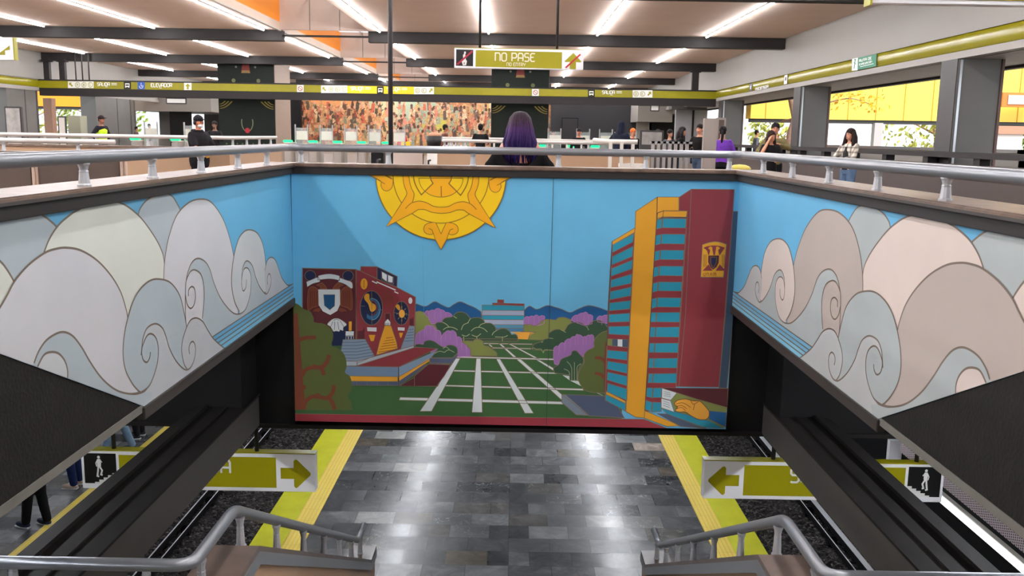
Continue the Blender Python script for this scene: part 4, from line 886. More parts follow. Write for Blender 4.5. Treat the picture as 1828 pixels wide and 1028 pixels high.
# ================================================================ RAILINGS
def baluster(h, s=1.):
    """cast post: flared foot, ring, flared cup"""
    q = MB(); pr = [(.034, 0), (.034, .008), (.028, .014), (.0265, h*.25), (.0225, h*.6), (.0235, h*.62), (.0235, h*.66), (.021, h*.68), (.021, h*.74), (.025, h*.88), (.031, h*.96), (.031, h)]
    q.lathe([(r*s, z) for r, z in pr], (0, 0, 0), M['railcast'], 10, False); return q
def place_balusters(root, spots, h, s=1.):
    b0 = None
    for x, y, z in spots:
        if b0 is None: b0 = baluster(h, s).build('baluster', None, None); b = b0
        else: b = b0.copy(); COL.objects.link(b)
        b.parent = root; b.location = Vector((x, y, z))-ploc(root)
def rounded(pts, r=.12, k=5):
    out = [Vector(pts[0])]
    for i in range(1, len(pts)-1):
        a, b, c = Vector(pts[i-1]), Vector(pts[i]), Vector(pts[i+1]); d0 = (a-b).normalized(); d1 = (c-b).normalized(); rr = min(r, (a-b).length*.4, (c-b).length*.4)
        p0, p1 = b+d0*rr, b+d1*rr
        for j in range(k+1): t = j/k; out.append(p0*(1-t)**2+b*2*t*(1-t)+p1*t*t)
    out.append(Vector(pts[-1])); return out
RX, RY, RZ = 2.15, 8.74, 1.165
e = empty('handrail', (0, RY, CT), 'grey tubular handrail on short cast posts around the stairwell opening', 'railing')
q = MB(); q.tube(rounded([(-RX, -2, RZ), (-RX, RY, RZ), (RX, RY, RZ), (RX, -2, RZ)], .14, 8), .035, M['rail'], 16); q.build('tube', None, e)
spots = [(x, RY, CT) for x in (-2.03, -1.2, -.4, .41, 1.24, 2.03)]+[(s*RX, y, CT) for s in (-1, 1) for y in (7.98, 7.14, 6.3, 5.45, 4.58, 3.74, 2.9, 2.05)]
place_balusters(e, spots, RZ-.03-CT)
for s, nm in ((-1, 'left'), (1, 'right')):
    e = empty('stair_handrail', (s*1.66, 5, -1.1), 'grey tubular handrail descending the lower flight on its %s side wall' % nm, 'railing')
    X = s*1.66; zr = -.945; ze = -3.105
    q = MB(); q.tube(rounded([(s*3., 4.48, zr), (X, 4.48, zr), (X, 5.2, zr), (X, 9.45, ze), (X, 9.85, ze)], .1, 5), .035, M['rail'], 14); q.tube([(X, 9.85, ze), (X, 9.86, ze-.01)], .037, M['rail'], 12); q.build('tube', None, e)
    def cz(y): return -1.17 if y <= 5.2 else -1.17-(y-5.2)*(2.16/4.25)
    sp = [(X, y, cz(y)) for y in (4.62, 5.32, 6.15, 6.95, 7.72, 8.42, 9.05)]+[(X, 9.6, -3.33)]+[(s*x, 4.48, -1.12) for x in (1.9, 2.6)]
    place_balusters(e, sp, .19)
# ================================================================ SIGNS
def px_rect(p, tr, x0, y0, x1, y1, m, L=1): p.fill(tr([(x0, y0), (x1, y0), (x1, y1), (x0, y1)]), m, L)
def hanging_sign(x0, x1, z0, z1, Y, label, draw, poles, ptop):
    e = empty('hanging_sign', ((x0+x1)/2, Y, z1), label, 'sign')
    q = MB(); q.box((x0, Y, z0), (x1, Y+.12, z1), M['sign'], .006); q.box((x0-.006, Y+.004, z1-.004), (x1+.006, Y+.116, z1+.006), M['olive']); q.build('box', None, e)
    p = Paint(lambda x, y: Vector((x0+x, Y, z1-y)), (0, -1, 0), None, .0012); draw(p, x1-x0, z1-z0); p.mb.build('face', None, e)
    for i, x in enumerate(poles):
        q = MB(); q.tube([(x, Y+.06, z1), (x, Y+.06, ptop)], .022, M['beam'], 10); q.lathe([(.05, -.012), (.05, 0)], (x, Y+.06, ptop), M['beam'], 12); q.build('hanging_rod', None, e)
WT = mat((232, 232, 228), .4); WARM = mat((240, 230, 210), .4)
def walker(p, x, y, h, m, L, flip=1):
    """walking figure pictogram, head at top, height h; x is the centre"""
    f = lambda q: [(x+flip*a*h, y+b*h) for a, b in q]
    p.fill(f(ell(0, .07, .065, .07, 14)), m, L)
    p.fill(f([(-.07, .16), (.07, .15), (.1, .3), (.09, .5), (-.07, .52), (-.1, .3)]), m, L+.2)
    p.line(f([(.02, .5), (.13, .7), (.07, .9), (.14, .93)]), .08*h, m, L+.4); p.line(f([(-.03, .5), (-.06, .74), (-.1, .97), (-.02, 1.)]), .08*h, m, L+.6)
    p.line(f([(-.06, .2), (-.14, .36), (-.1, .52)]), .045*h, m, L+.8); p.line(f([(.06, .2), (.15, .32)]), .045*h, m, L+1)
def d_nopase(p, w, h):
    k = w/1624.; T = lambda q: [((x-76)*k, (y-90)*h/275.) for x, y in q]; F1 = lambda pts: pts
    p.fill(T([(100,112),(314,115),(312,338),(98,334)]), M['inkblack'], 1); p.fill(T([(346,118),(1430,128),(1430,352),(344,342)]), M['olive'], 1)
    p.fill(T([(200,140),(220,140),(222,165),(214,175),(218,215),(222,250),(236,270),(225,325),(185,330),(170,275),(188,235),(185,190),(198,170)]), WT, 2); p.fill(T([(200,285),(210,290),(200,320),(196,300)]), M['inkblack'], 2.5)
    p.line(T([(112,318),(306,130)]), 22*k, mat((168, 34, 58), .45), 3)
    a = T([(592,152)])[0]; text(p, 'NO PASE', a[0], a[1], 96*k, WARM, .15, 2, .22)
    a = T([(738,282)])[0]; text(p, 'NO ENTRY', a[0], a[1], 38*k, WARM, .15, 2, .24)
    p.fill(T([(1572,135),(1676,250),(1660,262),(1608,258),(1608,356),(1530,354),(1530,256),(1475,260),(1462,250)]), M['olive'], 1)
    p.line(T([(1478,338),(1660,152)]), 20*k, mat((190, 22, 40), .45), 3)
pr = [onY(857, 60, 16.06).x, onY(995, 60, 16.06).x]
hanging_sign(-1.067, 1.134, 2.44, 2.776, 16., 'olive and white NO PASE sign hanging from two thin rods', d_nopase, pr, 4.7)
def arrow(p, x, y, w, h, m, L, d=1):
    f = lambda q: [(x+(a if d > 0 else 1-a)*w, y+b*h) for a, b in q]
    p.fill(f([(0,.3),(.44,.3),(.44,.06),(.5,0),(.56,.02),(1,.46),(1,.54),(.56,.97),(.5,1),(.44,.94),(.44,.68),(0,.68)]), m, L)
def d_salida(d):
    def draw(p, w, h):
        k = w/421.
        X = (lambda x: (x-139)*k) if d > 0 else (lambda x: w-(x-139)*k)
        R = lambda x0, y0, x1, y1, m, L: p.rect(min(X(x0), X(x1)), y0*h, max(X(x0), X(x1)), y1*h, m, L)
        R(144, .07, 202, .86, M['inkblack'], 1); R(207, .1, 490, .9, M['olive'], 1)
        arrow(p, min(X(498), X(552)), .14*h, 54*k, .76*h, M['olive'], 1, d)
        walker(p, X(171), .13*h, .55*h, WT, 2, d)
        sx = [(162, .82), (170, .82), (170, .76), (178, .76), (178, .7), (186, .7), (186, .64), (194, .64), (194, .58), (202, .58), (202, .86), (162, .86)]
        p.fill([(X(a), b*h) for a, b in sx], WT, 2)
        tw = twidth('SALIDA', .36*h, .2)
        text(p, 'SALIDA', X(407)-tw if d > 0 else .362*w, .17*h, .36*h, WT, .15, 2, .2)
    return draw
hanging_sign(-4.42, -2.01, -2.365, -1.955, 8.98, 'olive SALIDA sign with arrow pointing right, half hidden by the left girder', d_salida(1), [-2.62, -4.1], -1.6)
hanging_sign(2.0, 4.47, -2.36, -1.95, 8.98, 'olive SALIDA sign with arrow pointing left, half hidden by the right girder', d_salida(-1), [2.72, 4.2], -1.6)
# direction panels on the olive band across the hall
BYY = SBY-.024
def bp(): return Paint(lambda x, y: onY(x, y, BYY), (0, -1, 0), None, .006)
def finish(p, name, label, group=None): tag(p.mb.build(name), label, 'sign', group)
Z3, Z4, Z5 = zt(100, 140, .1641), zt(520, 140, .1641), zt(930, 140, .1641)
def arrows_box(Z, x0, y0, x1, y1, letters, left, label):
    p = bp(); px_rect(p, Z, x0, y0, x1, y1, WT, 1); n = len(letters)+1; cw_ = (x1-x0)/n; cyy = (y0+y1)/2
    for i in range(n):
        cx = x0+cw_*(i+.5)
        if (i == 0) == left and (i == 0 or i == n-1):
            sg = -1 if left else 1
            f = lambda q: Z([(cx+sg*a*22, cyy+b*24) for a, b in q])
            p.fill(f([(1, -1), (1, .4), (.55, -.05), (-.4, .95), (-.9, .5), (.05, -.5), (-.4, -1)]), M['olive'], 2)
        else:
            c = letters[i-1 if left else i]; p.line(Z(ell(cx, cyy, 25, 27, 16)), .9, M['olive'], 2, True)
            a = Z([(cx-9, cyy-13)])[0]; text(p, c, a[0], a[1], 4.2, M['olive'], .2, 3)
    finish(p, 'exit_letters_panel', label)
def words(Z, s, x, y, h, label, m=WT, sub=True):
    p = bp(); a = Z([(x, y)])[0]; xe = text(p, s, a[0], a[1], h*.1641, m, .2, 1, .18)
    if sub:
        for k in range(2): p.line([(xe+2.2, a[1]+1.2+k*2.6), (xe+12, a[1]+1.3+k*2.6)], 1.1, m, 1)
    p.line([(a[0]+14, a[1]+h*.1641+1.9), (a[0]+19, a[1]+h*.1641+1.9)], .8, m, 1); finish(p, 'sign_lettering', label)
def icon(Z, x0, y0, x1, y1, kind, label):
    p = bp(); cx, cy = (x0+x1)/2, (y0+y1)/2
    if kind == 'bus':
        px_rect(p, Z, x0, y0, x1, y1, M['inkblack'], 1); px_rect(p, Z, cx-24, cy-22, cx+24, cy+24, WT, 2); px_rect(p, Z, cx-18, cy-10, cx+18, cy+4, M['inkblack'], 3); px_rect(p, Z, cx-10, cy+18, cx+10, cy+26, M['inkblack'], 3)
    elif kind == 'no':
        px_rect(p, Z, x0, y0, x1, y1, WT, 1); p.line(Z(ell(cx, cy, 23, 24, 18)), 1., M['redink'], 2, True); p.line(Z([(cx-16, cy-16), (cx+16, cy+16)]), .9, M['redink'], 3)
    elif kind == 'lift':
        px_rect(p, Z, x0, y0, x1, y1, M['blueink'], 1); p.line(Z(ell(cx, cy+8, 20, 20, 14, -40, 200)), .9, WT, 2); p.line(Z([(cx, cy-30), (cx, cy+6), (cx+14, cy+8)]), .9, WT, 2)
    elif kind == 'up':
        px_rect(p, Z, x0, y0, x1, y1, WT, 1); p.fill(Z([(cx, cy-32), (cx+28, cy-2), (cx+10, cy-2), (cx+10, cy+30), (cx-10, cy+30), (cx-10, cy-2), (cx-28, cy-2)]), M['olive'], 2)
    finish(p, 'pictogram_panel', label)
arrows_box(Z3, 130, 32, 410, 105, 'ABC', True, 'white A B C exit panel at the left end of the olive band')
words(Z3, 'SALIDA', 450, 46, 34, 'white SALIDA lettering right of the leftmost A B C panel')
icon(Z3, 738, 35, 815, 116, 'bus', 'black bus pictogram beside the blue lift pictogram'); icon(Z3, 888, 38, 966, 118, 'lift', 'blue lift pictogram left of ELEVADOR')
words(Z3, 'ELEVADOR', 1035, 54, 38, 'white ELEVADOR lettering on the olive band', WT, False); icon(Z3, 1393, 48, 1475, 127, 'up', 'white panel with green up arrow right of ELEVADOR')
icon(Z4, 62, 72, 135, 148, 'no', 'white panel with red prohibition circle above the left half of the mosaic')
p = bp(); p.fill(Z4([(608, 80), (1338, 88), (1338, 172), (608, 160)]), mat((232, 200, 30), .4), .5); finish(p, 'lit_yellow_band', 'lit middle stretch of the olive band, painted brighter yellow')  # lit stretch of the band, its brightness put into a yellower colour
arrows_box(Z4, 325, 77, 608, 158, 'ABC', True, 'white A B C exit panel above the left half of the mosaic')
words(Z4, 'SALIDA', 650, 92, 34, 'white SALIDA lettering left of the central bus pictogram'); icon(Z4, 932, 86, 1005, 168, 'bus', 'black bus pictogram in the middle of the lit yellow stretch')
words(Z4, 'SALIDA', 1048, 98, 34, 'white SALIDA lettering right of the central bus pictogram'); arrows_box(Z4, 1336, 92, 1552, 172, 'DE', False, 'white D E exit panel above the right half of the mosaic')
icon(Z5, 120, 115, 195, 190, 'no', 'white panel with red prohibition circle above the purple haired woman'); icon(Z5, 728, 119, 803, 201, 'bus', 'black bus pictogram above the hooded man')
words(Z5, 'SALIDA', 885, 134, 34, 'white SALIDA lettering toward the right end of the olive band'); arrows_box(Z5, 1215, 128, 1430, 208, 'DE', False, 'white D E exit panel at the right end of the olive band')
# signs on the right hand band
def band_paint(): return Paint(lambda x, y: onX(x, y, XR_-.035), (-1, 0, 0), None, .004)
p = band_paint(); ZR = zt(1300, 90, .1641)
p.fill(ZR([(1350,92),(1412,80),(1408,216),(1346,222)]), WT, 1); p.fill(ZR([(1412,80),(1615,38),(1612,172),(1408,214)]), M['greenink'], 1)
p.line(ZR([(1385,100),(1378,150),(1372,200)]), 1.6, M['greenink'], 2); p.line(ZR([(1370,130),(1395,150)]), 1.2, M['greenink'], 2); p.fill(ZR(ell(1384,100,9,10,10)), M['greenink'], 2)
def skew(pts): return [(x, y-(x-1535)*.24) for x, y in pts]
text(p, 'RUTA DE', 1534.5, 106.4, 4.2, WT, .2, 2, .22, skew); text(p, 'EVACUACIÓN', 1534.5, 113.6, 3.0, WT, .2, 2, .22, skew)
p.line(skew([(1536, 119.5), (1560, 119.5)]), .9, WT, 2)
tag(p.mb.build('evacuation_sign'), 'green and white RUTA DE EVACUACION sign on the right olive band', 'sign')
p = band_paint(); p.line([(1351, 155.5), (1373, 149.8)], 3.2, mat((206, 200, 150), .4), 1) if False else None
text(p, 'ASCENSOR', 1348.5, 157.5, 4.2, WT, .2, 1, .12, lambda q: [(x, y-(x-1348)*.235) for x, y in q]); tag(p.mb.build('sign_lettering'), 'small pale lettering on the far end of the right olive band', 'sign')
p = band_paint(); p.fill([(1400.5,134.5),(1406,133.2),(1405,149.5),(1399.5,150.6)], WT, 1); p.fill([(1402,138),(1404.6,137.4),(1404,143.6),(1401.4,144.2)], M['greydark'], 2); tag(p.mb.build('small_sign'), 'tiny white square sign low on the right olive band above a pillar', 'sign')
p = band_paint(); p.fill([(1338.5,149.5),(1343,148.4),(1342,162.5),(1337.5,163.4)], M['inkblack'], 1); p.fill([(1339.8,153),(1341.8,152.6),(1341.2,159),(1339,159.4)], WT, 2); tag(p.mb.build('small_sign'), 'tiny black pictogram left of the small lettering on the right band', 'sign')
# end of a big sign at the top right, seen edge on from below, and one at the left edge
a, b = onY(1556, 9, 9.), onY(1900, 14, 9.); q = empty('suspended_sign_box', (a.x, 9, a.z), 'edge of a large olive framed sign box at the top right corner', 'sign')
k = MB(); k.box((a.x, 9, a.z+.02), (a.x+2.4, 9.14, a.z+.4), M['sign'], .005); k.build('box', None, q); k = MB(); k.box((a.x-.02, 8.985, a.z+.06), (a.x+2.42, 9.0, a.z+.42), M['olive']); k.box((a.x-.02, 8.985, a.z+.0), (a.x, 9.15, a.z+.42), M['olive']); k.build('frame', None, q)
for xx in (.4, 2.):
    k = MB(); k.tube([(a.x+xx, 9.07, a.z+.4), (a.x+xx, 9.07, 4.7)], .022, M['beam'], 8); k.build('hanging_rod', None, q)
a, b = onY(22.5, 67, 22), onY(22.5, 107, 22); q = empty('suspended_sign_box', (a.x, 22, a.z), 'white and olive hanging sign cut by the left edge of the picture', 'sign')
k = MB(); k.box((a.x-2.2, 22, b.z), (a.x, 22.12, a.z), M['sign']); k.build('box', None, q)
p = Paint(lambda x, y: Vector((a.x-2.2+x, 22, a.z-y)), (0, -1, 0), None, .002); p.fill([(2.0, .3), (2.12, .28), (2.12, .18), (1.95, .3), (1.8, .4), (2.0, .4)], M['olive'], 1); p.fill([(.2, .06), (1.7, .06), (1.7, .48), (.2, .48)], M['olive'], 1); p.mb.build('face', None, q)
k = MB(); k.box((a.x, 21.99, b.z), (a.x+.03, 22.13, a.z), M['olive']); k.build('frame', None, q)
k = MB(); k.tube([(a.x-.5, 22.06, a.z), (a.x-.5, 22.06, 4.7)], .022, M['beam'], 8); k.build('hanging_rod', None, q)
# pole behind the parapet
q = MB(); q.tube([(onY(697, 150, 9.35).x, 9.35, 0), (onY(697, 150, 9.35).x, 9.35, 4.7)], .024, mat((58, 52, 54), .4, .3), 12); q.lathe([(.07, 0), (.07, .015), (.03, .02)], (onY(697, 150, 9.35).x, 9.35, 0), M['beam'], 14)
tag(q.build('standing_pole'), 'thin dark pole rising from floor to ceiling behind the far parapet', 'pole')
# ================================================================ CEILING LIGHTS
LEDX = [-19.4, -15.72, -12.05, -8.42, -4.56, -.95, 2.65, 6.27]
GL = glow((250, 251, 255), LED_POWER)
l0 = None
COLN = ['beside the left wall', 'second row from the left wall', 'third row from the left wall', 'left of the skylight slot', 'right of the skylight slot', 'second row right of the skylight slot', 'third row right of the skylight slot', 'beside the right wall']
BAYN = ['behind the camera', 'over the top of the stairs', 'over the stairwell', 'in the nearest visible bay', 'before the sign beam', 'over the sign beam', 'in the farthest bay']
for i in range(len(BEAMY)-1):
    for j, x in enumerate(LEDX):
        if (i == 0 and j % 2) : continue
        y0, y1 = BEAMY[i]+BT+.15, BEAMY[i+1]-.25
        if l0 is None:
            l0 = empty('ceiling_light', (x, y0, 4.7), 'x', 'lamp', 'long white light strips on the ceiling')
            k = MB(); k.box((x-.03, y0, 4.665), (x+.03, y0+9.9, 4.7), M['white']); k.build('housing', None, l0)
            k = MB(); k.box((x-.021, y0+.03, 4.636), (x+.021, y0+9.87, 4.664), GL); k.build('diffuser', None, l0); r = l0
        else: r = copy_tree(l0)
        r.location = (x, y0, 4.7); r['label'] = 'white light strip %s, %s' % (BAYN[i], COLN[j])
# lights under the slab over the platform
for j, (x, y0, y1, lb) in enumerate(((-2.45, 10.5, 21.5, 'over the left half of the platform'), (2.45, 10.5, 21.5, 'over the right half of the platform'), (-2.45, 23, 34, 'farther along the left half of the platform'), (2.45, 23, 34, 'farther along the right half of the platform'))):
    r = empty('platform_light', (x, y0, -.45), 'long white light strip under the slab '+lb, 'lamp', 'light strips under the slab'); k = MB(); k.box((x-.06, y0, -.47), (x+.06, y1, -.425), M['white']); k.build('housing', None, r)
    k = MB(); k.box((x-.04, y0+.03, -.49), (x+.04, y1-.03, -.471), glow((245, 248, 255), 32)); k.build('diffuser', None, r)
for s, nm in ((-1, 'left'), (1, 'right')):  # added lamps, hidden from the camera, to brighten the lower signs
    r = empty('platform_light', (s*4.4, -6, -.45), 'added unseen white light strip under the slab over the %s track' % nm, 'lamp', 'light strips under the slab')
    k = MB(); k.box((s*4.4-.06, -6, -.46), (s*4.4+.06, 8.2, -.425), M['white']); k.build('housing', None, r); k = MB(); k.box((s*4.4-.04, -5.97, -.49), (s*4.4+.04, 8.17, -.461), glow((245, 248, 255), 32 if s < 0 else 42)); k.build('diffuser', None, r)
r = empty('platform_light', (-9.5, 9.5, -.45), 'long white light strip over the left side platform', 'lamp', 'light strips under the slab'); k = MB(); k.box((-9.56, 9.6, -.47), (-9.44, 21, -.425), M['white']); k.build('housing', None, r); k = MB(); k.box((-9.54, 9.6, -.49), (-9.46, 20.97, -.471), glow((245, 248, 255), 22)); k.build('diffuser', None, r)
# right track: light strip and perforated panel on the black wall
r = empty('wall_light_strip', (6.5, 6, -3.95), 'bright white light strip along the black wall of the right track', 'lamp'); k = MB(); k.box((6.52, 5, -4.06), (6.6, 14.6, -3.92), M['white']); k.build('housing', None, r); k = MB(); k.box((6.5, 5, -4.04), (6.52, 14.55, -3.938), glow((250, 250, 255), 1.0)); k.build('diffuser', None, r)
k = MB(); a, b = onY(1587, 785, 14.7), onY(1606, 824, 14.7); k.box((a.x, 14.65, b.z), (b.x, 14.75, a.z), mat((240, 240, 244), .5)); tag(k.build('wall_bracket'), 'white upright bracket at the far end of the right wall light strip', 'bracket')
def mesh_mat():
    k = NT('perforated_metal', .4); X, Y, Z = k.sep(k.obj)
    u = k.math('FRACT', k.math('MULTIPLY', Y, 22.)); v = k.math('FRACT', k.math('ADD', k.math('MULTIPLY', Z, 30.), k.math('MULTIPLY', k.math('FLOOR', k.math('MULTIPLY', Y, 22.)), .5)))
    d = k.math('ADD', k.math('POWER', k.math('SUBTRACT', u, .5), 2.), k.math('POWER', k.math('SUBTRACT', v, .5), 2.))
    k.L(k.mix(k.math('LESS_THAN', d, .1), lin((216, 200, 204))+(1,), lin((40, 36, 40))+(1,)), k.b.inputs['Base Color']); return k.m
k = MB(); k.box((6.5, 5, -3.775), (6.58, 14.6, -3.595)); tag(k.build('perforated_panel', mesh_mat()), 'long perforated pale metal panel above the right wall light strip', 'panel')
# ================================================================ HALL FURNITURE
def parapet_run(name, label, pts, zt_=1.02, m='beige', th=.2, zrail=1.19, railon=True, nb=None):
    """beige stair parapet with coping and rail following pts (x, y)"""
    e = empty(name, (pts[0][0], pts[0][1], 0), label, 'parapet')
    q = MB(); c = MB()
    for (xa, ya), (xb, yb) in zip(pts[:-1], pts[1:]):
        d = Vector((xb-xa, yb-ya, 0)); n = Vector((-d.y, d.x, 0)).normalized()*th/2; u = d.normalized()*th/2*.98
        a, b = Vector((xa, ya, 0))-u, Vector((xb, yb, 0))+u
        q.prism([a-n, b-n, b+n, a+n], (0, 0, zt_-.04), M[m]); n2 = n*1.25
        c.prism([a-n2+Vector((0,0,zt_-.04)), b-n2+Vector((0,0,zt_-.04)), b+n2+Vector((0,0,zt_-.04)), a+n2+Vector((0,0,zt_-.04))], (0, 0, .04), M['marble'])
    q.build('panel', None, e); o = c.build('coping', None, e)
    if railon:
        t = MB(); t.tube(rounded([(x, y, zrail) for x, y in pts], .15), .035, mat((214, 208, 204), .35, .3), 12); t.build('tube', None, e)
        sp = []
        for (xa, ya), (xb, yb) in zip(pts[:-1], pts[1:]):
            L = math.hypot(xb-xa, yb-ya); n = max(1, int(L/.85))
            for i in range(n): t_ = (i+.5)/n; sp.append((xa+(xb-xa)*t_, ya+(yb-ya)*t_, zt_))
        place_balusters(e, sp, zrail-zt_-.03)
    return e
def X_at(px, Y, py=255): return onY(px, py, Y).x
# left hand second stair
xl, xr = X_at(200, 17), X_at(402, 17)
parapet_run('stair_parapet', 'beige parapet of the second stair left of the man in black', [(xl-5.5, 17.), (xr, 17.), (xr-.1, 21)])
parapet_run('stair_parapet', 'pinkish parapet with pale rail in front of the guard at the left', [(X_at(-60, 13.2), 13.2), (X_at(205, 13.2), 13.2)], .98, 'beige', .2, 1.13)
e = empty('metal_screen', (X_at(60, 13), 13.0, 0), 'brown metal doors between pale posts behind the left parapet', 'screen')
for a, b in ((-70, 52), (62, 138), (150, 211)):
    k = MB(); k.box((X_at(a, 12.9), 12.9, .05), (X_at(b, 12.9), 12.95, .93), M['brown'], .01); k.build('door_panel', None, e)
for a in (57, 144, 216): 
    k = MB(); k.box((X_at(a-4, 12.85), 12.84, 0), (X_at(a+1, 12.85), 12.97, .96), mat((196, 172, 156), .4), .01); k.box((X_at(a+1.5, 12.85), 12.86, 0), (X_at(a+4.5, 12.85), 12.95, .9), mat((196, 172, 156), .4), .01); k.build('post', None, e)
# second stair straight ahead
parapet_run('stair_parapet', 'beige parapet crossing the hall behind the purple haired woman', [(X_at(800, 20), 24.5), (X_at(790, 20), 20.), (X_at(1088, 20), 20.)])
parapet_run('stair_parapet', 'beige parapet with white topped seat box right of the purple haired woman', [(X_at(1095, 19), 19.), (X_at(1152, 19), 19.), (X_at(1156, 19), 24)], .98, 'beige', .2, 1.2, False)
k = MB(); k.box((X_at(1106, 18.8), 18.6, .72), (X_at(1148, 18.8), 18.9, .8), M['white']); tag(k.build('wall_shelf'), 'short white ledge on the beige parapet right of centre', 'shelf')
e = empty('bar_railing', (X_at(1160, 21), 21, 0), 'grey vertical bar railing left of the man in the black jacket', 'railing')
for i in range(7):
    k = MB(); x = X_at(1166+i*10.2, 21); k.box((x-.035, 21, 0), (x+.035, 21.05, 1.25), mat((170, 164, 160), .4, .4)); k.build('bar', None, e)
k = MB(); k.box((X_at(1160, 21), 21, 1.2), (X_at(1236, 21), 21.05, 1.25), M['steel']); k.box((X_at(1160, 21), 21, .1), (X_at(1236, 21), 21.05, .14), M['steel']); k.build('rail_bar', None, e)
# bench and bin
bx0, bx1 = X_at(700, 24), X_at(755, 24)
e = empty('metal_bench', ((bx0+bx1)/2, 23.6, 0), 'perforated steel bench with dark frame behind the far parapet', 'bench')
k = MB(); k.prism([(bx0, 23.9, .5), (bx0+.0, 24.1, .86), (bx0, 24.12, .86), (bx0, 23.94, .5)], (bx1-bx0, 0, 0), mat((176, 160, 150), .35, .5)); k.build('backrest', None, e)
k = MB(); k.box((bx0-.3, 23.3, .42), (bx1+.45, 23.95, .46), mat((206, 196, 190), .3, .5), .01); k.build('seat', None, e)
for x in (bx0-.3, bx1+.2, bx1+.45): k = MB(); k.tube([(x, 23.35, 0), (x, 23.4, .44), (x, 23.4, .66), (x, 23.9, .66)], .025, M['beam'], 8); k.build('leg', None, e)
for x in (bx0-.02, bx1): k = MB(); k.tube([(x, 23.9, .44), (x, 24.12, .88)], .02, M['beam'], 8); k.build('back_frame', None, e)
k = MB(); k.box((X_at(664, 25), 24.8, 0), (X_at(686, 25), 25.2, .82), M['black'], .02); tag(k.build('rubbish_bin'), 'black box shaped bin left of the steel bench', 'bin')
# turnstiles
def turnstile():
    e = empty('turnstile', (0, 0, 0), 'x', 'turnstile', 'ticket gates across the hall')
    k = MB(); k.box((-.13, 0, 0), (.13, 1.4, .92), mat((176, 168, 162), .3, .6), .03); k.build('cabinet', None, e)
    k = MB(); k.box((-.14, -.01, .92), (.14, .9, .96), M['white'], .01); k.build('top', None, e)
    k = MB(); k.box((-.16, -.03, .96), (.16, .2, 1.04), glow((10, 190, 110), 1.2), .02); k.build('green_indicator', None, e)
    k = MB(); k.box((.2, .5, .25), (.62, .52, 1.5), glass_mat((226, 230, 232), .08, .22)); k.build('glass_gate', None, e)
    k = MB(); k.box((.22, .48, 1.05), (.64, .5, 1.38), M['white']); k.build('notice', None, e)
    for x in (.18, .64): k = MB(); k.box((x-.02, .48, 0), (x+.02, .54, 1.62), M['steel']); k.build('post', None, e)
    return e
t0 = turnstile(); first = True
names = [(240, 33, 'behind the left parapet, nearer the guard'), (312, 33, 'behind the left parapet, nearer the man in black'), (513, 34, 'closest to the left tiled column'), (558, 34, 'second from the left tiled column'), (602, 34, 'third from the left tiled column'), (645, 34, 'fourth from the left tiled column'), (689, 34, 'nearest the thin pole'), (970, 33, 'directly right of the purple haired woman'), (1022, 33, 'midway between the woman and the hooded man'), (1063, 33, 'beside the hooded man'), (1106, 33, 'behind the hooded man')]
for px, Y, lb in names:
    r = t0 if first else copy_tree(t0); first = False; r.location = (X_at(px, Y), Y, 0); r['label'] = 'steel gate with green light, '+lb
# rail before the mosaic
e = empty('barrier_rail', (X_at(700, 26), 30, 0), 'white barrier rail with posts in front of the mosaic', 'railing')
k = MB(); k.tube([(X_at(772, 30), 30, 1.22), (X_at(915, 30), 30, 1.22), (X_at(1070, 30), 30, 1.2)], .04, M['white'], 10); k.build('tube', None, e)
for px in range(778, 1062, 26): k = MB(); x = X_at(px, 30); k.box((x-.03, 29.98, 0), (x+.03, 30.02, 1.2), M['white']); k.build('post', None, e)
k = MB(); k.box((X_at(790, 31), 31, 0), (X_at(832, 31), 31.6, .98), WT, .02); tag(k.build('counter_box'), 'white counter in front of the mosaic left of the man in brown', 'counter')
e = empty('barrier_rail', (X_at(1066, 17), 17.5, 0), 'thick white rail end under the hooded man', 'railing'); k = MB(); k.tube([(X_at(1064, 16.8), 17.2, 1.26), (X_at(1085, 16.8), 16.85, 1.24), (X_at(1138, 16.8), 16.8, 1.24)], .045, M['white'], 10); k.build('tube', None, e)
k = MB()
for px in (1090, 1110, 1130): x = X_at(px, 16.8); k.box((x-.03, 16.78, 0), (x+.03, 16.82, 1.22), M['white'])
k.build('post', None, e)
# boards, cabinets
def board(name, x0, y0, x1, y1, Y, m, label, cat, inner=None, z0=None, d=.12):
    a, b = onY(x0, y0, Y), onY(x1, y1, Y); e = empty(name, ((a.x+b.x)/2, Y, 0), label, cat)
    zb = b.z if z0 is None else z0
    k = MB(); k.box((a.x, Y, zb), (b.x, Y+d, a.z), m, .01); k.build('case', None, e)
    if inner: k = MB(); f = .05; k.box((a.x+f, Y-.012, (zb if z0 is None else b.z)+f), (b.x-f, Y, a.z-f), inner); k.build('sheet', None, e)
    return e
board('notice_board', 1143, 232, 1184, 262, 24, M['greydark'], 'grey notice board between the hooded man and the person in light blue', 'board', mat((150, 146, 142), .5, var=.2, scale=5), .0)
board('wall_map', 7, 190, 42, 262, 30, M['greydark'], 'tall framed map at the left edge of the hall', 'map', mat((176, 172, 168), .4, var=.25, scale=4), .2)
board('electrical_cabinet', 120, 206, 146, 262, 31, mat((150, 150, 130), .4), 'sage grey electrical cabinet at the left', 'cabinet', None, .0, .5)
board('cabinet_door', 102, 207, 121, 262, 30.5, M['greydark'], 'open white cabinet door beside the sage cabinet', 'door', M['white'], .0, .04)
board('information_totem', 1258, 211, 1277, 300, 19.5, mat((150, 140, 134), .4), 'grey information totem in front of the man in the black jacket', 'totem', None, 0, .15)
board('information_totem', 1280, 210, 1292, 300, 22, mat((150, 140, 134), .4), 'narrow grey totem behind the woman in purple', 'totem', M['brown'], 0, .15)
board('hanging_notice', 296, 174, 333, 186, 42.1, M['greydark'], 'small white hanging sign under the beam near the left bulkhead', 'sign', WT, None, .05)
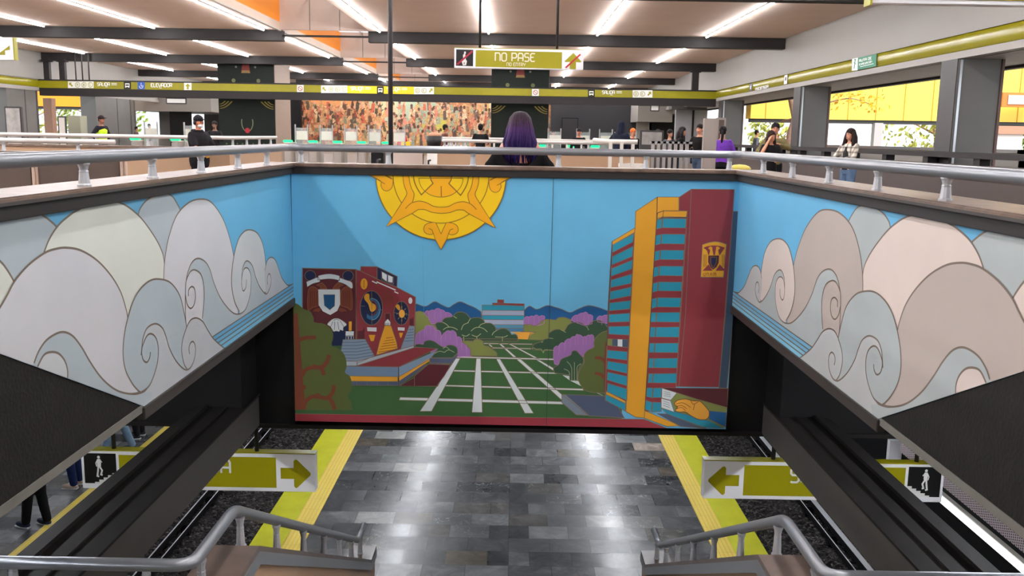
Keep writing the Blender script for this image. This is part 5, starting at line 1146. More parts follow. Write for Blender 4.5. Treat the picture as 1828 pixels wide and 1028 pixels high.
board('hanging_notice', 1161, 186, 1177, 199, 42.1, M['greydark'], 'small framed sign on the right bulkhead', 'sign', WT, None, .05)
board('service_door', 1003, 210, 1031, 262, 59.2, M['black'], 'black service door right of the mosaic', 'door', mat((34, 34, 38), .4), 0, .1)
# brick post at left window
k = MB(); a = onY(80, 175, 43.5); k.box((a.x-.1, 43.5, 0), (onY(91, 175, 43.5).x, 43.9, a.z), M['brick']); struct('wall_pillar', k, label='brown textured pillar at the left opening')
# yellow item on the parapet corner and reflections: a small folded yellow cloth
c = Vector((2.02, 10.2, 0)); 
k = MB(); k.ball((X_at(1323, 10.4), 10.4, .985), (.13, .1, .05), mat((206, 190, 90), .6), 12, 6); k.box((X_at(1323, 10.4)-.2, 10.2, 0), (X_at(1323, 10.4)+.2, 10.6, .95), M['beige'], .02); tag(k.build('plinth'), 'low beige plinth with a rounded yellow top beyond the right corner', 'plinth')
# ================================================================ OUTSIDE
g = MB(); g.box((12.2, -10, -.5), (60, 120, -.3), M['ground']); g.box((-80, -10, -.5), (-22.5, 120, -.3), M['ground']); struct('ground', g, label='pale ground outside')
e = empty('yellow_building', (20, 45, 0), 'bright yellow panelled canopy building outside the right openings', 'building')
k = MB(); k.prism([(11.6, 46, 2.38), (34, 43.5, 2.38), (34, 44.5, 2.38), (11.6, 47, 2.38)], (0, 0, 5), M['extyellow']); k.build('fascia', None, e)
for i in range(17):
    x = 12.3+i*1.3; y = 46-(x-11.6)*2.5/22.4-.01; k = MB(); k.box((x, y-.01, 2.38), (x+.03, y+.02, 7.3), mat((190, 140, 20), .6)); k.build('panel_joint', None, e)
k = MB(); k.prism([(11.6, 46.1, 2.2), (34, 43.6, 2.2), (34, 43.9, 2.2), (11.6, 46.4, 2.2)], (0, 0, .18), M['greydark']); k.build('lower_edge', None, e)
for i, px in enumerate((1463, 1570, 1716)):
    k = MB(); a = onY(px, 215, 45.2); k.box((a.x-.2, 45.2, -.3), (a.x+.2, 45.6, 2.25), mat((176, 170, 172), .5)); k.build('post', None, e)
a, b = onY(1789, 165, 43.6), onY(1868, 192, 43.6); k = MB(); k.box((a.x, 43.5, b.z), (b.x, 43.9, a.z), mat((210, 120, 50), .5)); k.build('sign_frame', None, e); k = MB(); k.box((a.x+.25, 43.45, b.z+.12), (b.x-.2, 43.5, a.z-.12), M['white']); k.build('sign_panel', None, e)
k = MB(); a, b = onY(1772, 220, 36), onY(1820, 300, 36); k.box((a.x, 36, -.3), (b.x, 36.8, 1.9), mat((214, 200, 196), .6)); k.box((a.x-.15, 35.9, 1.72), (b.x+.15, 36.9, 2.02), mat((186, 130, 106), .6)); tag(k.build('gate_pillar'), 'white gate pillar with terracotta cap outside the right opening', 'pillar')
e = empty('street_railing', (22, 38, -.3), 'grey metal street railing outside the right openings', 'railing')
k = MB(); k.box((11.5, 38, .95), (36, 38.06, 1.03), mat((150, 150, 158), .5)); k.box((11.5, 38, .3), (36, 38.06, .36), mat((150, 150, 158), .5)); k.build('rail_bar', None, e)
for i in range(13): k = MB(); k.box((11.6+i*2, 38, -.3), (11.7+i*2, 38.06, 1.03), mat((150, 150, 158), .5)); k.build('post', None, e)
e = empty('orange_building', (-30, 52, 0), 'orange canopy building outside the left openings', 'building')
k = MB(); k.box((-60, 52, 2.55), (-22.6, 53, 6), M['orange']); k.build('fascia', None, e); k = MB(); k.box((-60, 52.1, 2.4), (-22.6, 52.9, 2.55), M['greydark']); k.build('lower_edge', None, e)
for x in (-24, -30, -36): k = MB(); k.box((x, 52.2, -.3), (x+.4, 52.6, 2.5), mat((176, 170, 172), .5)); k.build('post', None, e)
GREEN1 = leaf_mat((96, 124, 44), (160, 184, 84)); GREEN2 = leaf_mat((150, 160, 70), (206, 206, 110)); YLF = leaf_mat((196, 136, 6), (222, 168, 16)); BARK = mat((150, 116, 98), .8, var=.2, scale=8)
def tree(x, y, h, r, label, lm, n=420, seed=1, trunkr=.16):
    rnd = random.Random(seed); e = empty('tree', (x, y, -.3), label, 'tree', 'trees outside the hall')
    k = MB(); k.tube([(x, y, -.3), (x+.1, y, h*.4), (x-.1, y+.1, h*.7), (x, y, h)], [trunkr, trunkr*.8, trunkr*.5, .03], BARK, 8)
    for i in range(5):
        a = rnd.uniform(0, 6.28); z = h*rnd.uniform(.35, .7); k.tube([(x, y, z), (x+r*.6*math.cos(a), y+r*.6*math.sin(a), z+h*.25)], [trunkr*.45, .02], BARK, 6)
    k.build('trunk', None, e); k = MB()
    for i in range(n):
        u = Vector((rnd.gauss(0, 1), rnd.gauss(0, 1), rnd.gauss(0, 1))).normalized()*rnd.uniform(.35, 1)**.5
        c = Vector((x+u.x*r, y+u.y*r, h*.75+u.z*r*.75)); s = rnd.uniform(.12, .26); a = Vector((rnd.gauss(0, 1), rnd.gauss(0, 1), rnd.gauss(0, 1))).normalized(); b = a.orthogonal().normalized(); d = a.cross(b)
        k.add([c-b*s, c+d*s*.5, c+b*s, c-d*s*.5, c+a*s*.2], [(0, 1, 4), (1, 2, 4), (2, 3, 4), (3, 0, 4)], lm)
    o = k.build('foliage', None, e); return e
tree(23.5, 52, 3.6, 3.2, 'pale green tree seen through the right opening beyond the woman in plaid', GREEN2, 700, 1)
tree(28.5, 50, 2.6, 2.2, 'fresh green tree left of the gate pillar', GREEN1, 700, 2); tree(33.5, 48, 2.8, 2.4, 'green tree right of the gate pillar', GREEN1, 600, 3)
tree(15.6, 55, 2.6, 2., 'light green bush under the yellow building', GREEN2, 400, 4); tree(-27, 60, 3.2, 3., 'green trees seen through the left opening behind the guard', GREEN1, 600, 5); tree(-33, 62, 3., 3., 'pale tree seen through the far left opening', GREEN2, 500, 6)
e = empty('tree', (12.5, 43.5, -.3), 'forked trunk with one arching yellow leaved branch outside behind the embracing couple', 'tree')
a = onY(1382, 240, 43.5).x; k = MB(); k.tube([(a-.2, 40.5, -.3), (a-.1, 40.5, 1.6), (a+.05, 40.5, 2.3), (a-.25, 40.6, 3.4), (a-.35, 40.6, 5)], [.2, .19, .17, .13, .08], BARK, 9); k.tube([(a+.05, 40.5, 1.6), (a+.2, 40.5, 2.4), (a+.35, 40.5, 3.2), (a+.5, 40.4, 5)], [.18, .15, .12, .07], BARK, 9); k.build('trunk', None, e)
# leafy branch in front of the yellow fascia
pts = [onY(x, y, 42) for x, y in cr([(1440, 205), (1462, 190), (1490, 180), (1520, 176), (1548, 184), (1562, 192)])]
pts = [Vector((12.45, 43.5, 2.2)), onY(1415, 212, 42.6)]+pts; k = MB(); k.tube(pts, [.05-.04*i/len(pts) for i in range(len(pts))], BARK, 6); k.build('branch', None, e)
rnd = random.Random(9); k = MB()
for i in range(150):
    c = Vector(rnd.choice(pts[6:])) + Vector((rnd.gauss(0, .3), rnd.gauss(0, .3), rnd.gauss(.12, .22))); s = rnd.uniform(.09, .16); b = Vector((rnd.gauss(0, 1), rnd.gauss(0, 1), rnd.gauss(0, 1))).normalized(); d = b.orthogonal().normalized(); a = b.cross(d)
    k.add([c-b*s, c+d*s*.5, c+b*s, c-d*s*.5, c+a*s*.2], [(0, 1, 4), (1, 2, 4), (2, 3, 4), (3, 0, 4)], YLF)
k.build('foliage', None, e)
# ================================================================ PEOPLE
def remeshed(mb, vox, smooth=4):
    me = bpy.data.meshes.new('tmp'); me.from_pydata(mb.v, [], mb.f); me.update()
    bm = bmesh.new(); bm.from_mesh(me); bmesh.ops.recalc_face_normals(bm, faces=bm.faces); bm.to_mesh(me); bm.free()
    o = bpy.data.objects.new('tmp', me); COL.objects.link(o)
    r = o.modifiers.new('r', 'REMESH'); r.mode = 'VOXEL'; r.voxel_size = vox
    s = o.modifiers.new('s', 'SMOOTH'); s.iterations = smooth; s.factor = .5
    dg = bpy.context.evaluated_depsgraph_get(); ev = bpy.data.meshes.new_from_object(o.evaluated_get(dg))
    out = ([v.co[:] for v in ev.vertices], [tuple(p.vertices) for p in ev.polygons])
    bpy.data.objects.remove(o); bpy.data.meshes.remove(me); bpy.data.meshes.remove(ev)
    return out
def loft(mb, rings, seg=14):
    vs = []
    for cx, cy, z, rx, ry in rings:
        for k in range(seg): a = 2*math.pi*k/seg; vs.append((cx+rx*math.cos(a), cy+ry*math.sin(a), z))
    n = len(rings); fs = [(i*seg+k, i*seg+(k+1) % seg, (i+1)*seg+(k+1) % seg, (i+1)*seg+k) for i in range(n-1) for k in range(seg)]
    fs += [tuple(range(seg))[::-1], tuple((n-1)*seg+k for k in range(seg))]; mb.add(vs, fs, None, True)
def limb(mb, pts, rs):
    P = [Vector(p) for p in pts]; mb.tube(P, rs, None, 10)
    for p, r in zip(P, rs): mb.ball(p, r*1.0, None, 10, 6)
ARM_DOWN = ((.155, .02, .63), (.165, -.03, .49)); LEG = ((.058, -.01, .285), (.062, .02, .045))
def person(x, y, H, yaw, label, top=(40, 40, 44), sleeve=1., trousers=(34, 36, 44), hair=(28, 20, 18), style='short', skin=(190, 134, 104), arms=None, legs=None, lean=0., head=(0, 0), shoes=(30, 30, 34), vox=.018, z=0., extra=None, low=1., topmat=None, topdown=.5, name='person', fat=1.):
    """arms/legs: ((elbow, wrist), (elbow, wrist)) for the +x and -x side, fractions of H; forward is -y"""
    S = lambda p: Vector((p[0]*H, p[1]*H, p[2]*H))
    arms = arms or (ARM_DOWN, ARM_DOWN); legs = legs or (LEG, LEG)
    mir = lambda p, s: (p[0]*s, p[1], p[2])
    ly = lambda zf: -lean*max(0, (zf-.5)/.5)           # forward lean of the torso
    SK = mat(skin, .5, var=.04, scale=9); TM = topmat or mat(top, .8, spec=.15, var=.12, scale=14, bump=.25, bscale=30); PM = mat(trousers, .8, spec=.15, var=.15, scale=12, bump=.25, bscale=40)
    def torso(mb, g, z0, z1):
        R_ = [(.47, .088, .062), (.52, .092, .066), (.57, .083, .06), (.63, .078, .056), (.69, .092, .064), (.74, .1, .066), (.785, .1, .056), (.812, .072, .046), (.82, .052, .04), (.83, .04, .034)]
        rr = [(0, ly(a)*H, a*H, (b*fat+g)*H, (c*fat+g)*H) for a, b, c in R_ if z0 <= a <= z1]; loft(mb, rr)
    b = MB(); torso(b, 0, .4, .9)
    hx, hy = head; hc = Vector((hx*H, (ly(.93)-.012+hy)*H, .932*H))
    limb(b, [(0, ly(.82)*H, .81*H), (hx*.5*H, (ly(.86)+hy*.4)*H, .86*H), tuple(hc+Vector((0, .01*H, -.03*H)))], [.034*H, .031*H, .033*H])
    b.ball(hc+Vector((0, .006*H, .012*H)), (.0455*H, .056*H, .058*H), None, 16, 12); b.ball(hc+Vector((0, -.018*H, -.028*H)), (.034*H, .036*H, .04*H), None, 12, 8)
    sh = []
    for s, (e_, w_) in zip((1, -1), arms):
        so_ = Vector((s*.1*H, ly(.79)*H, .79*H)); E_, W_ = S(mir(e_, s)), S(mir(w_, s)); sh.append((so_, E_, W_))
        limb(b, [so_, so_.lerp(E_, .5), E_, E_.lerp(W_, .35), W_], [.034*H, .029*H, .024*H, .025*H, .0165*H])
    lg = []
    for s, (k_, a_) in zip((1, -1), legs):
        h_ = Vector((s*.05*H, 0, .49*H)); K_, A_ = S(mir(k_, s)), S(mir(a_, s)); lg.append((h_, K_, A_))
        if low >= 1: limb(b, [h_, h_.lerp(K_, .5), K_, K_.lerp(A_, .35), A_], [.052*H, .046*H, .033*H, .033*H, .02*H])
    vs, fs = remeshed(b, vox, 3)
    q = MB(); q.add(vs, fs, SK, True)
    # face: nose, eyes, brows, mouth, ears
    EYE = mat((30, 22, 20), .3); LIP = mat((150, 80, 74), .5)
    q.add([hc+Vector(v)*H for v in ((-.008, -.05, -.012), (.008, -.05, -.012), (0, -.064, -.012), (0, -.05, .012), (0, -.05, -.016))], [(0, 2, 3), (2, 1, 3), (0, 4, 2), (4, 1, 2)], SK, True)
    for s in (1, -1):
        q.ball(hc+Vector((s*.018, -.0465, .006))*H, (.0075*H, .005*H, .004*H), EYE, 8, 6); q.box(hc+Vector((s*.009, -.053, .0145))*H, hc+Vector((s*.028, -.046, .018))*H, EYE)
        q.ball(hc+Vector((s*.046, .004, -.004))*H, (.006*H, .012*H, .018*H), SK, 8, 6)
    q.ball(hc+Vector((0, -.052, -.033))*H, (.014*H, .004*H, .004*H), LIP, 8, 6)
    # hands
    for so_, E_, W_ in sh:
        d = (W_-E_).normalized(); a = d.cross(Vector((0, 0, 1)));  a = a.normalized() if a.length > .1 else Vector((1, 0, 0)); c = d.cross(a)
        m3 = Matrix((a, d, c)).transposed(); q.ball(W_+d*.028*H, (.024*H, .036*H, .012*H), SK, 10, 6, m3)
        for i, (off, ln) in enumerate(((-.016, .034), (-.0055, .042), (.005, .04), (.0155, .031))):
            p0 = W_+d*.05*H+a*off*H; q.tube([p0, p0+d*ln*.5*H+c*.004*H, p0+d*ln*.85*H+c*.014*H], [.0056*H, .0052*H, .004*H], SK, 6)
        p0 = W_+d*.018*H-a*.02*H; q.tube([p0, p0+d*.018*H-a*.014*H, p0+d*.036*H-a*.016*H], [.0065*H, .006*H, .0045*H], SK, 6)
    root = q.build(name); root.location = (x, y, z); root.rotation_euler = (0, 0, math.radians(yaw)); tag(root, label, 'person')
    def part(nm, mb, m=None):
        o = mb.build(nm, m); o.parent = root; return o
    # top
    t = MB(); torso(t, .012, topdown-.04, .825)
    for so_, E_, W_ in sh:
        if sleeve <= 0: t.ball(so_, .036*H, None, 10, 6); continue
        if sleeve >= 1: limb(t, [so_, so_.lerp(E_, .5), E_, E_.lerp(W_, .5), E_.lerp(W_, .93)], [.04*H, .039*H, .036*H, .031*H, .025*H])
        else: limb(t, [so_, so_.lerp(E_, .45), so_.lerp(E_, .5+sleeve*.4)], [.044*H, .04*H, .038*H])
    if style != 'bareback':
        vs, fs = remeshed(t, vox, 2); k = MB(); k.add(vs, fs, TM, True); part('top', k)
    # trousers and shoes
    if low > 0:
        t = MB(); loft(t, [(0, 0, .44*H, .09*fat*H, .07*fat*H), (0, 0, .5*H, .1*fat*H, .078*fat*H), (0, 0, .55*H, .094*fat*H, .072*fat*H)])
        for h_, K_, A_ in lg: limb(t, [h_, h_.lerp(K_, .5), K_, K_.lerp(A_, .5), A_+Vector((0, 0, .01*H))], [.062*H, .055*H, .044*H, .04*H, .036*H])
        vs, fs = remeshed(t, vox, 2); k = MB(); k.add(vs, fs, PM, True); part('trousers', k)
        for h_, K_, A_ in lg:
            k = MB(); k.ball((A_.x, A_.y-.035*H, .026*H), (.028*H, .078*H, .027*H), mat(shoes, .5), 12, 8); k.box((A_.x-.026*H, A_.y-.11*H, 0), (A_.x+.026*H, A_.y+.038*H, .012*H), mat((220, 220, 220), .5), .01); part('shoe', k)
    # hair
    HM = mat(hair, .6, spec=.15, var=.3, scale=20); k = MB()
    if style in ('short', 'long', 'pony', 'bun', 'bareback', 'curly'):
        up = Vector((0, .012*H, .028*H)); k.ball(hc+up, (.053*H, .06*H, .056*H), HM, 16, 10)
        if style == 'short': k.ball(hc+Vector((0, .03*H, -.005*H)), (.047*H, .036*H, .04*H), HM, 12, 8)
    if style in ('long', 'curly'):
        kk = 1.25 if style == 'curly' else 1.
        limb(k, [hc+Vector((0, .03*H, .03*H)), hc+Vector((0, .05*H, -.04*H)), hc+Vector((0, .055*H, -.12*H)), hc+Vector((0, .05*H, -.2*H))], [.05*H, .05*kk*H, .05*kk*H, .03*H])
        for s in (1, -1): limb(k, [hc+Vector((s*.04*H, .0, .03*H)), hc+Vector((s*.052*kk*H, .01*H, -.04*H)), hc+Vector((s*.058*kk*H, .0, -.13*H)), hc+Vector((s*.055*H, -.01*H, -.2*H))], [.022*H, .024*kk*H, .026*kk*H, .014*H])
    if style == 'pony':
        k.ball(hc+Vector((0, .03*H, -.005*H)), (.047*H, .036*H, .04*H), HM, 12, 8)
        limb(k, [hc+Vector((0, .065*H, .02*H)), hc+Vector((0, .085*H, -.04*H)), hc+Vector((0.005*H, .08*H, -.13*H)), hc+Vector((.005*H, .075*H, -.19*H))], [.018*H, .02*H, .016*H, .006*H])
    if style in ('cap', 'beanie'):
        k.ball(hc+Vector((0, .008*H, .034*H)), (.053*H, .062*H, .05*H), HM, 16, 10); k.ball(hc+Vector((0, .03*H, -.005*H)), (.046*H, .034*H, .036*H), mat((30, 22, 20), .6), 12, 8)
        if style == 'cap': k.ball(hc+Vector((0, -.07*H, .032*H)), (.04*H, .04*H, .006*H), HM, 14, 6)
    if style == 'hood':
        limb(k, [hc+Vector((0, .016, .02))*H, hc+Vector((0, .02, -.03))*H, hc+Vector((0, .03, -.08))*H, hc+Vector((0, .03, -.13))*H], [.06*H, .062*H, .068*H, .075*H]); k.mats = []; k2 = MB(); a_, b_ = remeshed(k, vox, 4); k = MB(); k.add(a_, b_, TM, True)
    if k.v and style != 'bareback': part('cap' if style in ('cap', 'beanie') else ('hood' if style == 'hood' else 'hair'), k)
    if extra: extra(part, H, hc, sh, root)
    return root
def at_px(px, ytop, Y):
    v = onY(px, ytop, Y); return v.x, v.z
# poses
PHONE = ((.15, -.02, .64), (.07, -.16, .68)); PHONE_L = ((.15, -.03, .63), (.04, -.17, .66)); HIP = ((.2, .03, .66), (.12, -.02, .55)); FORE = ((.14, -.1, .64), (.06, -.2, .62)); CALL = ((.17, -.08, .7), (.07, -.05, .86))
def pp(px, ytop, Y, yaw, label, **k):
    x, zt_ = at_px(px, ytop, Y); H = zt_/1.01; return person(x, Y, H, yaw, label, **k)
# man in black with headphones
def ex_man(part, H, hc, sh, root):
    k = MB(); k.tube([hc+Vector((s*.056, .01, z))*H for s, z in ((1, 0), (.95, .05), (.6, .075), (0, .085), (-.6, .075), (-.95, .05), (-1, 0))], .006*H, M['inkblack'], 8)
    for s in (1, -1): k.lathe([(.02*H, -.006), (.024*H, 0), (.02*H, .006)], (0, 0, 0), M['inkblack'], 10) if False else k.ball(hc+Vector((s*.056, .008, -.004))*H, (.012*H, .022*H, .026*H), M['inkblack'], 10, 8)
    part('headphones', k); k = MB(); k.tube([(math.cos(t*.5236)*.058*H, .012*H+math.sin(t*.5236)*.052*H, .826*H+(.012*H if math.sin(t*.5236) > 0 else 0)) for t in range(13)], .021*H, mat((26, 25, 28), .8, spec=.15), 8); part('hood', k); k = MB(); W_ = sh[0][2]; k.box(W_+Vector((-.03, -.1, .0))*1, W_+Vector((.04, -.04, .012))*1, M['inkblack'], .004); part('phone', k)
    k = MB(); k.ball((.02*H, -.105*H, .575*H), (.045*H, .012*H, .045*H), mat((206, 150, 40), .7), 14, 8); o = part('shirt_print', k); o['label'] = 'orange print'
    k = MB(); k.ball((.07*H, -.045*H, .36*H), (.018*H, .02*H, .09*H), mat((206, 60, 130), .7), 10, 8); o = part('leg_stripe', k); o['label'] = 'pink stripe'
    k = MB(); k.ball(hc+Vector((0, -.026, -.04))*H, (.037*H, .036*H, .026*H), mat((216, 216, 216), .7), 12, 8); part('face_mask', k)
pp(353, 206, 16.5, 62, 'person in black hoodie and headphones reading a phone beside the beige wall', top=(26, 25, 28), trousers=(24, 23, 28), style='cap', hair=(22, 22, 26), arms=(FORE, FORE), extra=ex_man, fat=1.28, sleeve=.6, skin=(206, 130, 96), vox=.015)
# guard in a high visibility vest
def ex_guard(part, H, hc, sh, root):
    t = MB(); R_ = [(.5, .108, .082), (.57, .1, .076), (.63, .096, .074), (.69, .108, .08), (.74, .114, .08), (.79, .1, .066)]
    loft(t, [(0, 0, a*H, b*H, c*H) for a, b, c in R_]); vs, fs = remeshed(t, .018, 2); k = MB(); k.add(vs, fs, mat((196, 232, 20), .6), True); o = part('vest', k); o['label'] = 'bright lime safety vest'
    k = MB(); loft(k, [(0, 0, a*H, b*H, c*H) for a, b, c in ((.6, .102, .08), (.625, .101, .08))]); k.mats = []; part('reflective_strip', k, mat((206, 206, 200), .3, .5))
pp(180, 206, 29, 70, 'person in lime safety vest and dark cap standing at the left', top=(30, 30, 36), trousers=(28, 28, 34), style='cap', hair=(34, 22, 26), arms=(HIP, HIP), extra=ex_guard, skin=(150, 96, 72))
pp(383, 216, 30, 0, 'person in dark clothes beside the left tiled column', top=(28, 26, 28), style='short', arms=(PHONE, PHONE_L), skin=(120, 84, 66), vox=.022)
pp(715, 227, 43, 20, 'person in red jacket at the white counter before the mosaic', top=(216, 20, 50), style='short', arms=(FORE, PHONE), vox=.022, skin=(130, 84, 64))
k = MB(); k.box((X_at(719, 42), 41.3, 0), (X_at(735, 42), 41.6, 1.0), mat((236, 196, 30), .5), .02); tag(k.build('yellow_stand'), 'yellow stand beside the person in red', 'stand')
pp(792, 222, 33, 100, 'person with brown top seen from the side beside the dark basket', top=(104, 62, 50), style='short', arms=(FORE, FORE), vox=.022, skin=(150, 96, 72), lean=.04)
pp(858, 221, 28.8, 172, 'person with short black hair and black shirt, seen from behind', top=(20, 20, 22), style='short', sleeve=.4, arms=(ARM_DOWN, FORE), vox=.02)
e = empty('basket', (X_at(775, 28), 28, 0), 'dark basket on a stand before the mosaic', 'basket'); k = MB(); k.lathe([(.2, .95), (.26, 1.28), (.24, 1.28)], (X_at(775, 28), 28, 0), M['inkblack'], 14); k.build('body', None, e); k = MB(); k.ball((X_at(776, 28), 28, 1.3), (.2, .2, .1), mat((190, 140, 110), .7), 12, 8); k.build('goods', None, e)
k = MB(); k.box((X_at(775, 28)-.2, 27.8, 0), (X_at(775, 28)+.2, 28.2, .95), WT, .02); k.build('stand', None, e)
pp(988, 232, 35, 0, 'person in dark clothes before the dark doors', top=(24, 24, 28), style='beanie', hair=(40, 30, 30), vox=.024, skin=(160, 100, 80))
pp(1034, 229, 31, 0, 'person with dark cap facing the turnstiles', top=(22, 22, 26), style='cap', hair=(26, 22, 24), vox=.024, skin=(206, 130, 100))
pp(1130, 229, 28, 10, 'person with orange hair behind the hooded man', top=(26, 24, 28), style='short', hair=(220, 110, 50), vox=.024, skin=(214, 140, 104))
def ex_stripe(part, H, hc, sh, root):
    so_, E_, W_ = sh[0]; k = MB(); o = Vector((0, 0, .04*H)); k.tube([so_+o, E_+o*.85, W_+o*.7], .007*H, WT, 8); p_ = part('sleeve_stripe', k); p_['label'] = 'white sleeve stripe'
pp(1108, 215, 24.8, 150, 'person in dark hood and navy jacket leaning an arm on the rail', top=(26, 30, 46), style='hood', arms=(((.2, -.04, .68), (.36, -.1, .66)), ((.16, -.02, .63), (.12, -.14, .6))), extra=ex_stripe, lean=.05, fat=1.25, vox=.018, skin=(120, 84, 70))
pp(1175, 231, 29, 75, 'person in light blue top with bare forearms', top=(160, 196, 214), style='short', arms=(PHONE, FORE), sleeve=.3, trousers=(30, 50, 90), vox=.022, skin=(214, 150, 120))
pp(1196, 231, 27, 30, 'person in grey patterned shirt in the queue', top=(92, 92, 96), style='short', arms=(PHONE, ARM_DOWN), vox=.022, skin=(170, 120, 96), trousers=(60, 58, 60))
def ex_pack(part, H, hc, sh, root):
    k = MB(); k.box((-.09*H, .06*H, .58*H), (.09*H, .15*H, .8*H), M['inkblack'], .04); part('backpack', k)
pp(1214, 226, 25.5, 70, 'person in black with a backpack looking down in the queue', top=(24, 22, 24), style='curly', hair=(24, 18, 18), arms=(PHONE, PHONE_L), extra=ex_pack, lean=.05, vox=.02)
k = MB(); k.box((X_at(1203, 20.4), 20.3, .0), (X_at(1228, 20.4), 20.7, .42), M['inkblack'], .06); k.tube([(X_at(1208, 20.4), 20.5, .4), (X_at(1215, 20.4), 20.5, .52), (X_at(1222, 20.4), 20.5, .4)], .015, M['inkblack'], 8); tag(k.build('travel_bag'), 'black bag on the floor by the bar railing', 'bag')
pp(1250, 221, 23, -40, 'person in black jacket and jeans leaning by the grey totem', top=(26, 22, 22), style='short', arms=(((.17, -.03, .64), (.04, -.14, .6)), ((.17, -.03, .64), (.04, -.14, .57))), trousers=(70, 84, 104), hair=(30, 24, 22), skin=(216, 150, 120), legs=(((.06, -.06, .29), (.06, -.02, .045)), ((.02, .0, .28), (-.08, .06, .045))), vox=.017)
pp(1291, 225, 20.6, 165, 'person in purple jacket with a long black ponytail, seen from behind', top=(112, 62, 170), style='pony', hair=(22, 16, 20), arms=(((.17, -.06, .64), (.08, -.14, .6)), ((.17, -.06, .64), (.08, -.14, .6))), fat=1.15, trousers=(26, 26, 30), vox=.017)
pp(1351, 232, 41.6, 90, 'person in silhouette walking outside the right opening', top=(96, 96, 104), style='short', vox=.03, trousers=(70, 70, 80))
pp(1385, 219, 19, -15, 'person in olive shirt hugging someone from behind at the right rail', top=(116, 104, 72), style='short', hair=(24, 20, 22), arms=(((.17, -.06, .7), (.06, -.14, .74)), ((.19, -.02, .66), (.08, -.16, .62))), vox=.016, skin=(206, 140, 112), trousers=(26, 26, 28))
pp(1377, 233, 18.4, 20, 'person in black shirt with raised hand, hugged at the right rail', top=(24, 22, 24), style='long', hair=(44, 26, 22), sleeve=.25, arms=(((.16, -.06, .64), (.05, -.12, .62)), ((.19, -.06, .68), (.07, -.06, .88))), vox=.015, skin=(206, 144, 112), trousers=(20, 20, 22))
def plaid():
    k = NT('plaid_cloth', .8); X, Y, Z = k.sep(k.obj)
    a = k.math('LESS_THAN', k.math('FRACT', k.math('MULTIPLY', X, 11.)), .4); b = k.math('LESS_THAN', k.math('FRACT', k.math('MULTIPLY', Z, 11.)), .4)
    c = k.mix(k.math('MULTIPLY', a, .6), lin((216, 208, 194))+(1,), lin((70, 56, 50))+(1,)); k.L(k.mix(k.math('MULTIPLY', b, .6), c, lin((60, 50, 46))+(1,)), k.b.inputs['Base Color']); return k.m
def ex_girl(part, H, hc, sh, root):
    t = MB(); loft(t, [(0, -.022*H, a*H, b*H, c*H) for a, b, c in ((.5, .06, .07), (.6, .055, .066), (.7, .06, .068), (.78, .05, .05))]); part('undershirt', t, mat((24, 22, 24), .8))
    k = MB(); W_ = sh[0][2]; k.box(W_+Vector((-.02, -.1, .01)), W_+Vector((.05, -.03, .022)), M['inkblack'], .004); part('phone', k)
pp(1520, 229, 18, -62, 'person with long wavy dark hair, open plaid shirt and jeans at the right rail', topmat=plaid(), style='curly', hair=(38, 26, 24), arms=(FORE, FORE), trousers=(92, 116, 146), extra=ex_girl, skin=(206, 146, 118), vox=.015, head=(0, -.005))
pp(150, 220, 49, 90, 'person in silhouette outside the left opening beside the cabinet', top=(84, 66, 66), style='short', vox=.03, fat=1.2)
pp(107, 226, 49, 90, 'person in silhouette outside at the far left', top=(60, 54, 58), style='short', vox=.03)
pp(243, 226, 50, 90, 'person in dark silhouette left of the bright far opening', top=(84, 66, 60), style='short', vox=.03)
pp(266, 221, 53, 120, 'person in silhouette before the bright far opening', top=(96, 84, 84), style='short', vox=.03, arms=(FORE, FORE))
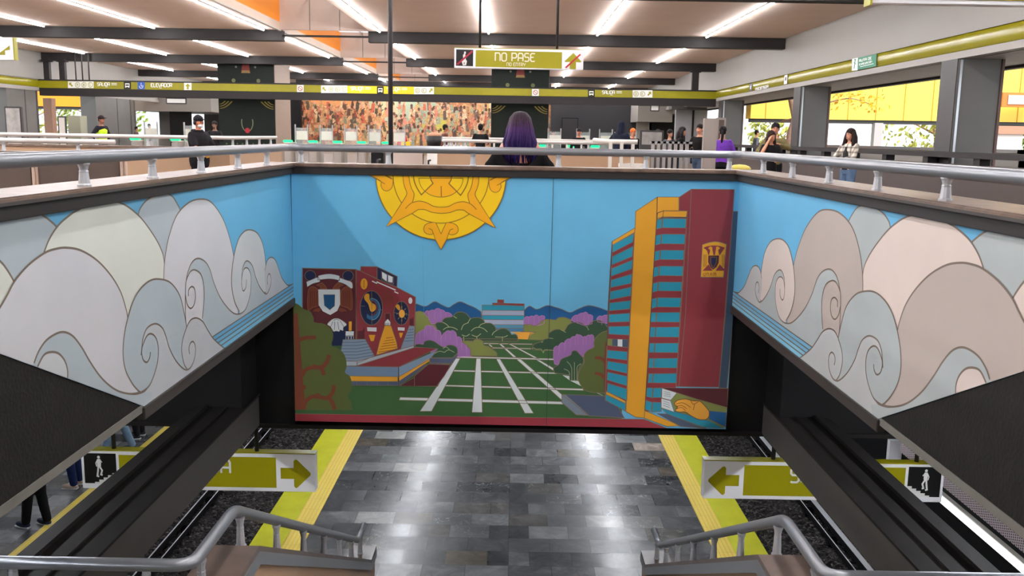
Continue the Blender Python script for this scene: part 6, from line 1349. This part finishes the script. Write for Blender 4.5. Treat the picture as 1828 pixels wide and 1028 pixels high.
# woman with purple hair, her back to us
def hairmat():
    k = NT('dyed_hair', .6); k.b.inputs['Specular IOR Level'].default_value = .25; X, Y, Z = k.sep(k.obj)
    n = k.n('ShaderNodeTexNoise'); n.inputs['Scale'].default_value = 30; k.L(k.obj, n.inputs['Vector'])
    f = k.math('ADD', k.math('MULTIPLY', k.math('SUBTRACT', 1.56, Z), 2.6), k.math('MULTIPLY', n.outputs['Fac'], .3))
    k.L(k.ramp(f, [(.1, (18, 9, 16)), (.4, (44, 20, 38)), (.65, (66, 36, 88)), (1, (34, 18, 74))]), k.b.inputs['Base Color']); return k.m
def ex_purple(part, H, hc, sh, root):
    HMt = hairmat(); rnd = random.Random(4); k = MB(); k.ball(hc+Vector((0, .012, .022))*H, (.057*H, .064*H, .062*H), HMt, 18, 12)
    for i in range(150):
        a = math.radians(rnd.uniform(-20, 200)); c, s_ = math.cos(a), math.sin(a); w_ = rnd.uniform(.75, 1.06); L = rnd.uniform(.19, .29); j = lambda q: Vector((rnd.uniform(-q, q), rnd.uniform(-q*.4, q*.6), 0))*H
        p0 = hc+Vector((.01*c, .02, .082))*H; p1 = hc+Vector((.062*c*min(1, w_), .012+.064*s_*min(1, w_), .05))*H; p2 = hc+Vector((.078*c*w_, .02+.062*s_*w_, -.03))*H+j(.006)
        p3 = hc+Vector((.094*c*w_, .03+.05*s_*w_, -.11))*H+j(.014); p4 = hc+Vector(((.1 if abs(c) > .5 else .085)*c*w_+rnd.uniform(-.012, .012), .045+.03*s_*w_, -L))*H
        k.tube([p0+Vector((0, 0, .008))*H, hc+Vector((.038*c, .02+.038*s_, .079))*H, p1, p2, p3, p3.lerp(p4, .5)+j(.016), p4], [.006*H, .009*H, .0105*H, .0098*H, .0085*H, .0065*H, .002*H], HMt, 6)
    part('hair', k)
    BLK = mat((14, 13, 15), .85, spec=.1, bump=.3, bscale=30); t = MB(); loft(t, [(0, 0, a*H, b*H, c*H) for a, b, c in ((.46, .105, .08), (.52, .104, .08), (.57, .097, .074), (.63, .092, .07), (.685, .1, .074))])
    vs, fs = remeshed(t, .014, 2); q = MB(); q.add(vs, fs, BLK, True); part('top', q)
    t = MB()
    for so_, E_, W_ in sh: limb(t, [so_.lerp(E_, .45), E_, E_.lerp(W_, .5), W_], [.052*H, .062*H, .052*H, .04*H])
    limb(t, [sh[0][0].lerp(sh[0][1], .55)+Vector((0, .03, 0)), Vector((.08*H, .07*H, .64*H)), Vector((0, .078*H, .63*H)), Vector((-.08*H, .07*H, .64*H)), sh[1][0].lerp(sh[1][1], .55)+Vector((0, .03, 0))], [.04*H, .036*H, .034*H, .036*H, .04*H])
    vs, fs = remeshed(t, .014, 2); q = MB(); q.add(vs, fs, BLK, True); part('cardigan', q)
    q = MB()
    for s in (1, -1): q.tube([(s*.06*H, .06*H, .68*H), (s*.062*H, .068*H, .74*H), (s*.06*H, .055*H, .8*H), (s*.056*H, .0, .83*H)], .0035*H, BLK, 6)
    part('strap', q)
pp(929, 203, 9.42, 180, 'person with long purple hair and black top slipped off the shoulders, seen from behind', style='bareback', hair=(40, 20, 40), arms=(((.18, .0, .65), (.1, -.12, .6)), ((.18, .0, .65), (.1, -.12, .6))), extra=ex_purple, skin=(212, 142, 120), vox=.012, trousers=(20, 20, 24))
# people on the left platform, only their legs in sight
def plat_person(px, py, label, yaw, H=1.7, **k):
    v = onZ(px, py, PZ); return person(v.x, v.y, H, yaw, label, z=PZ, vox=.02, **k)
plat_person(66, 940, 'person in black trousers and navy shoes on the left platform strip', -110, trousers=(20, 20, 24), shoes=(24, 34, 60), top=(50, 50, 56), legs=(((.05, -.02, .285), (.05, -.06, .045)), ((.05, .01, .28), (.06, .05, .045))))
plat_person(212, 806, 'person in light blue jeans on the left platform', -80, trousers=(120, 146, 176), top=(150, 150, 150), legs=(((.05, -.05, .285), (.05, -.11, .045)), ((.05, .04, .28), (.06, .12, .045))))
plat_person(246, 780, 'person with black shoes at the far end of the left platform', -90, trousers=(30, 30, 34), top=(40, 40, 44))
plat_person(134, 868, 'person in dark blue jeans behind the pictogram sign', -90, trousers=(30, 44, 84), shoes=(206, 180, 160), top=(60, 60, 66))
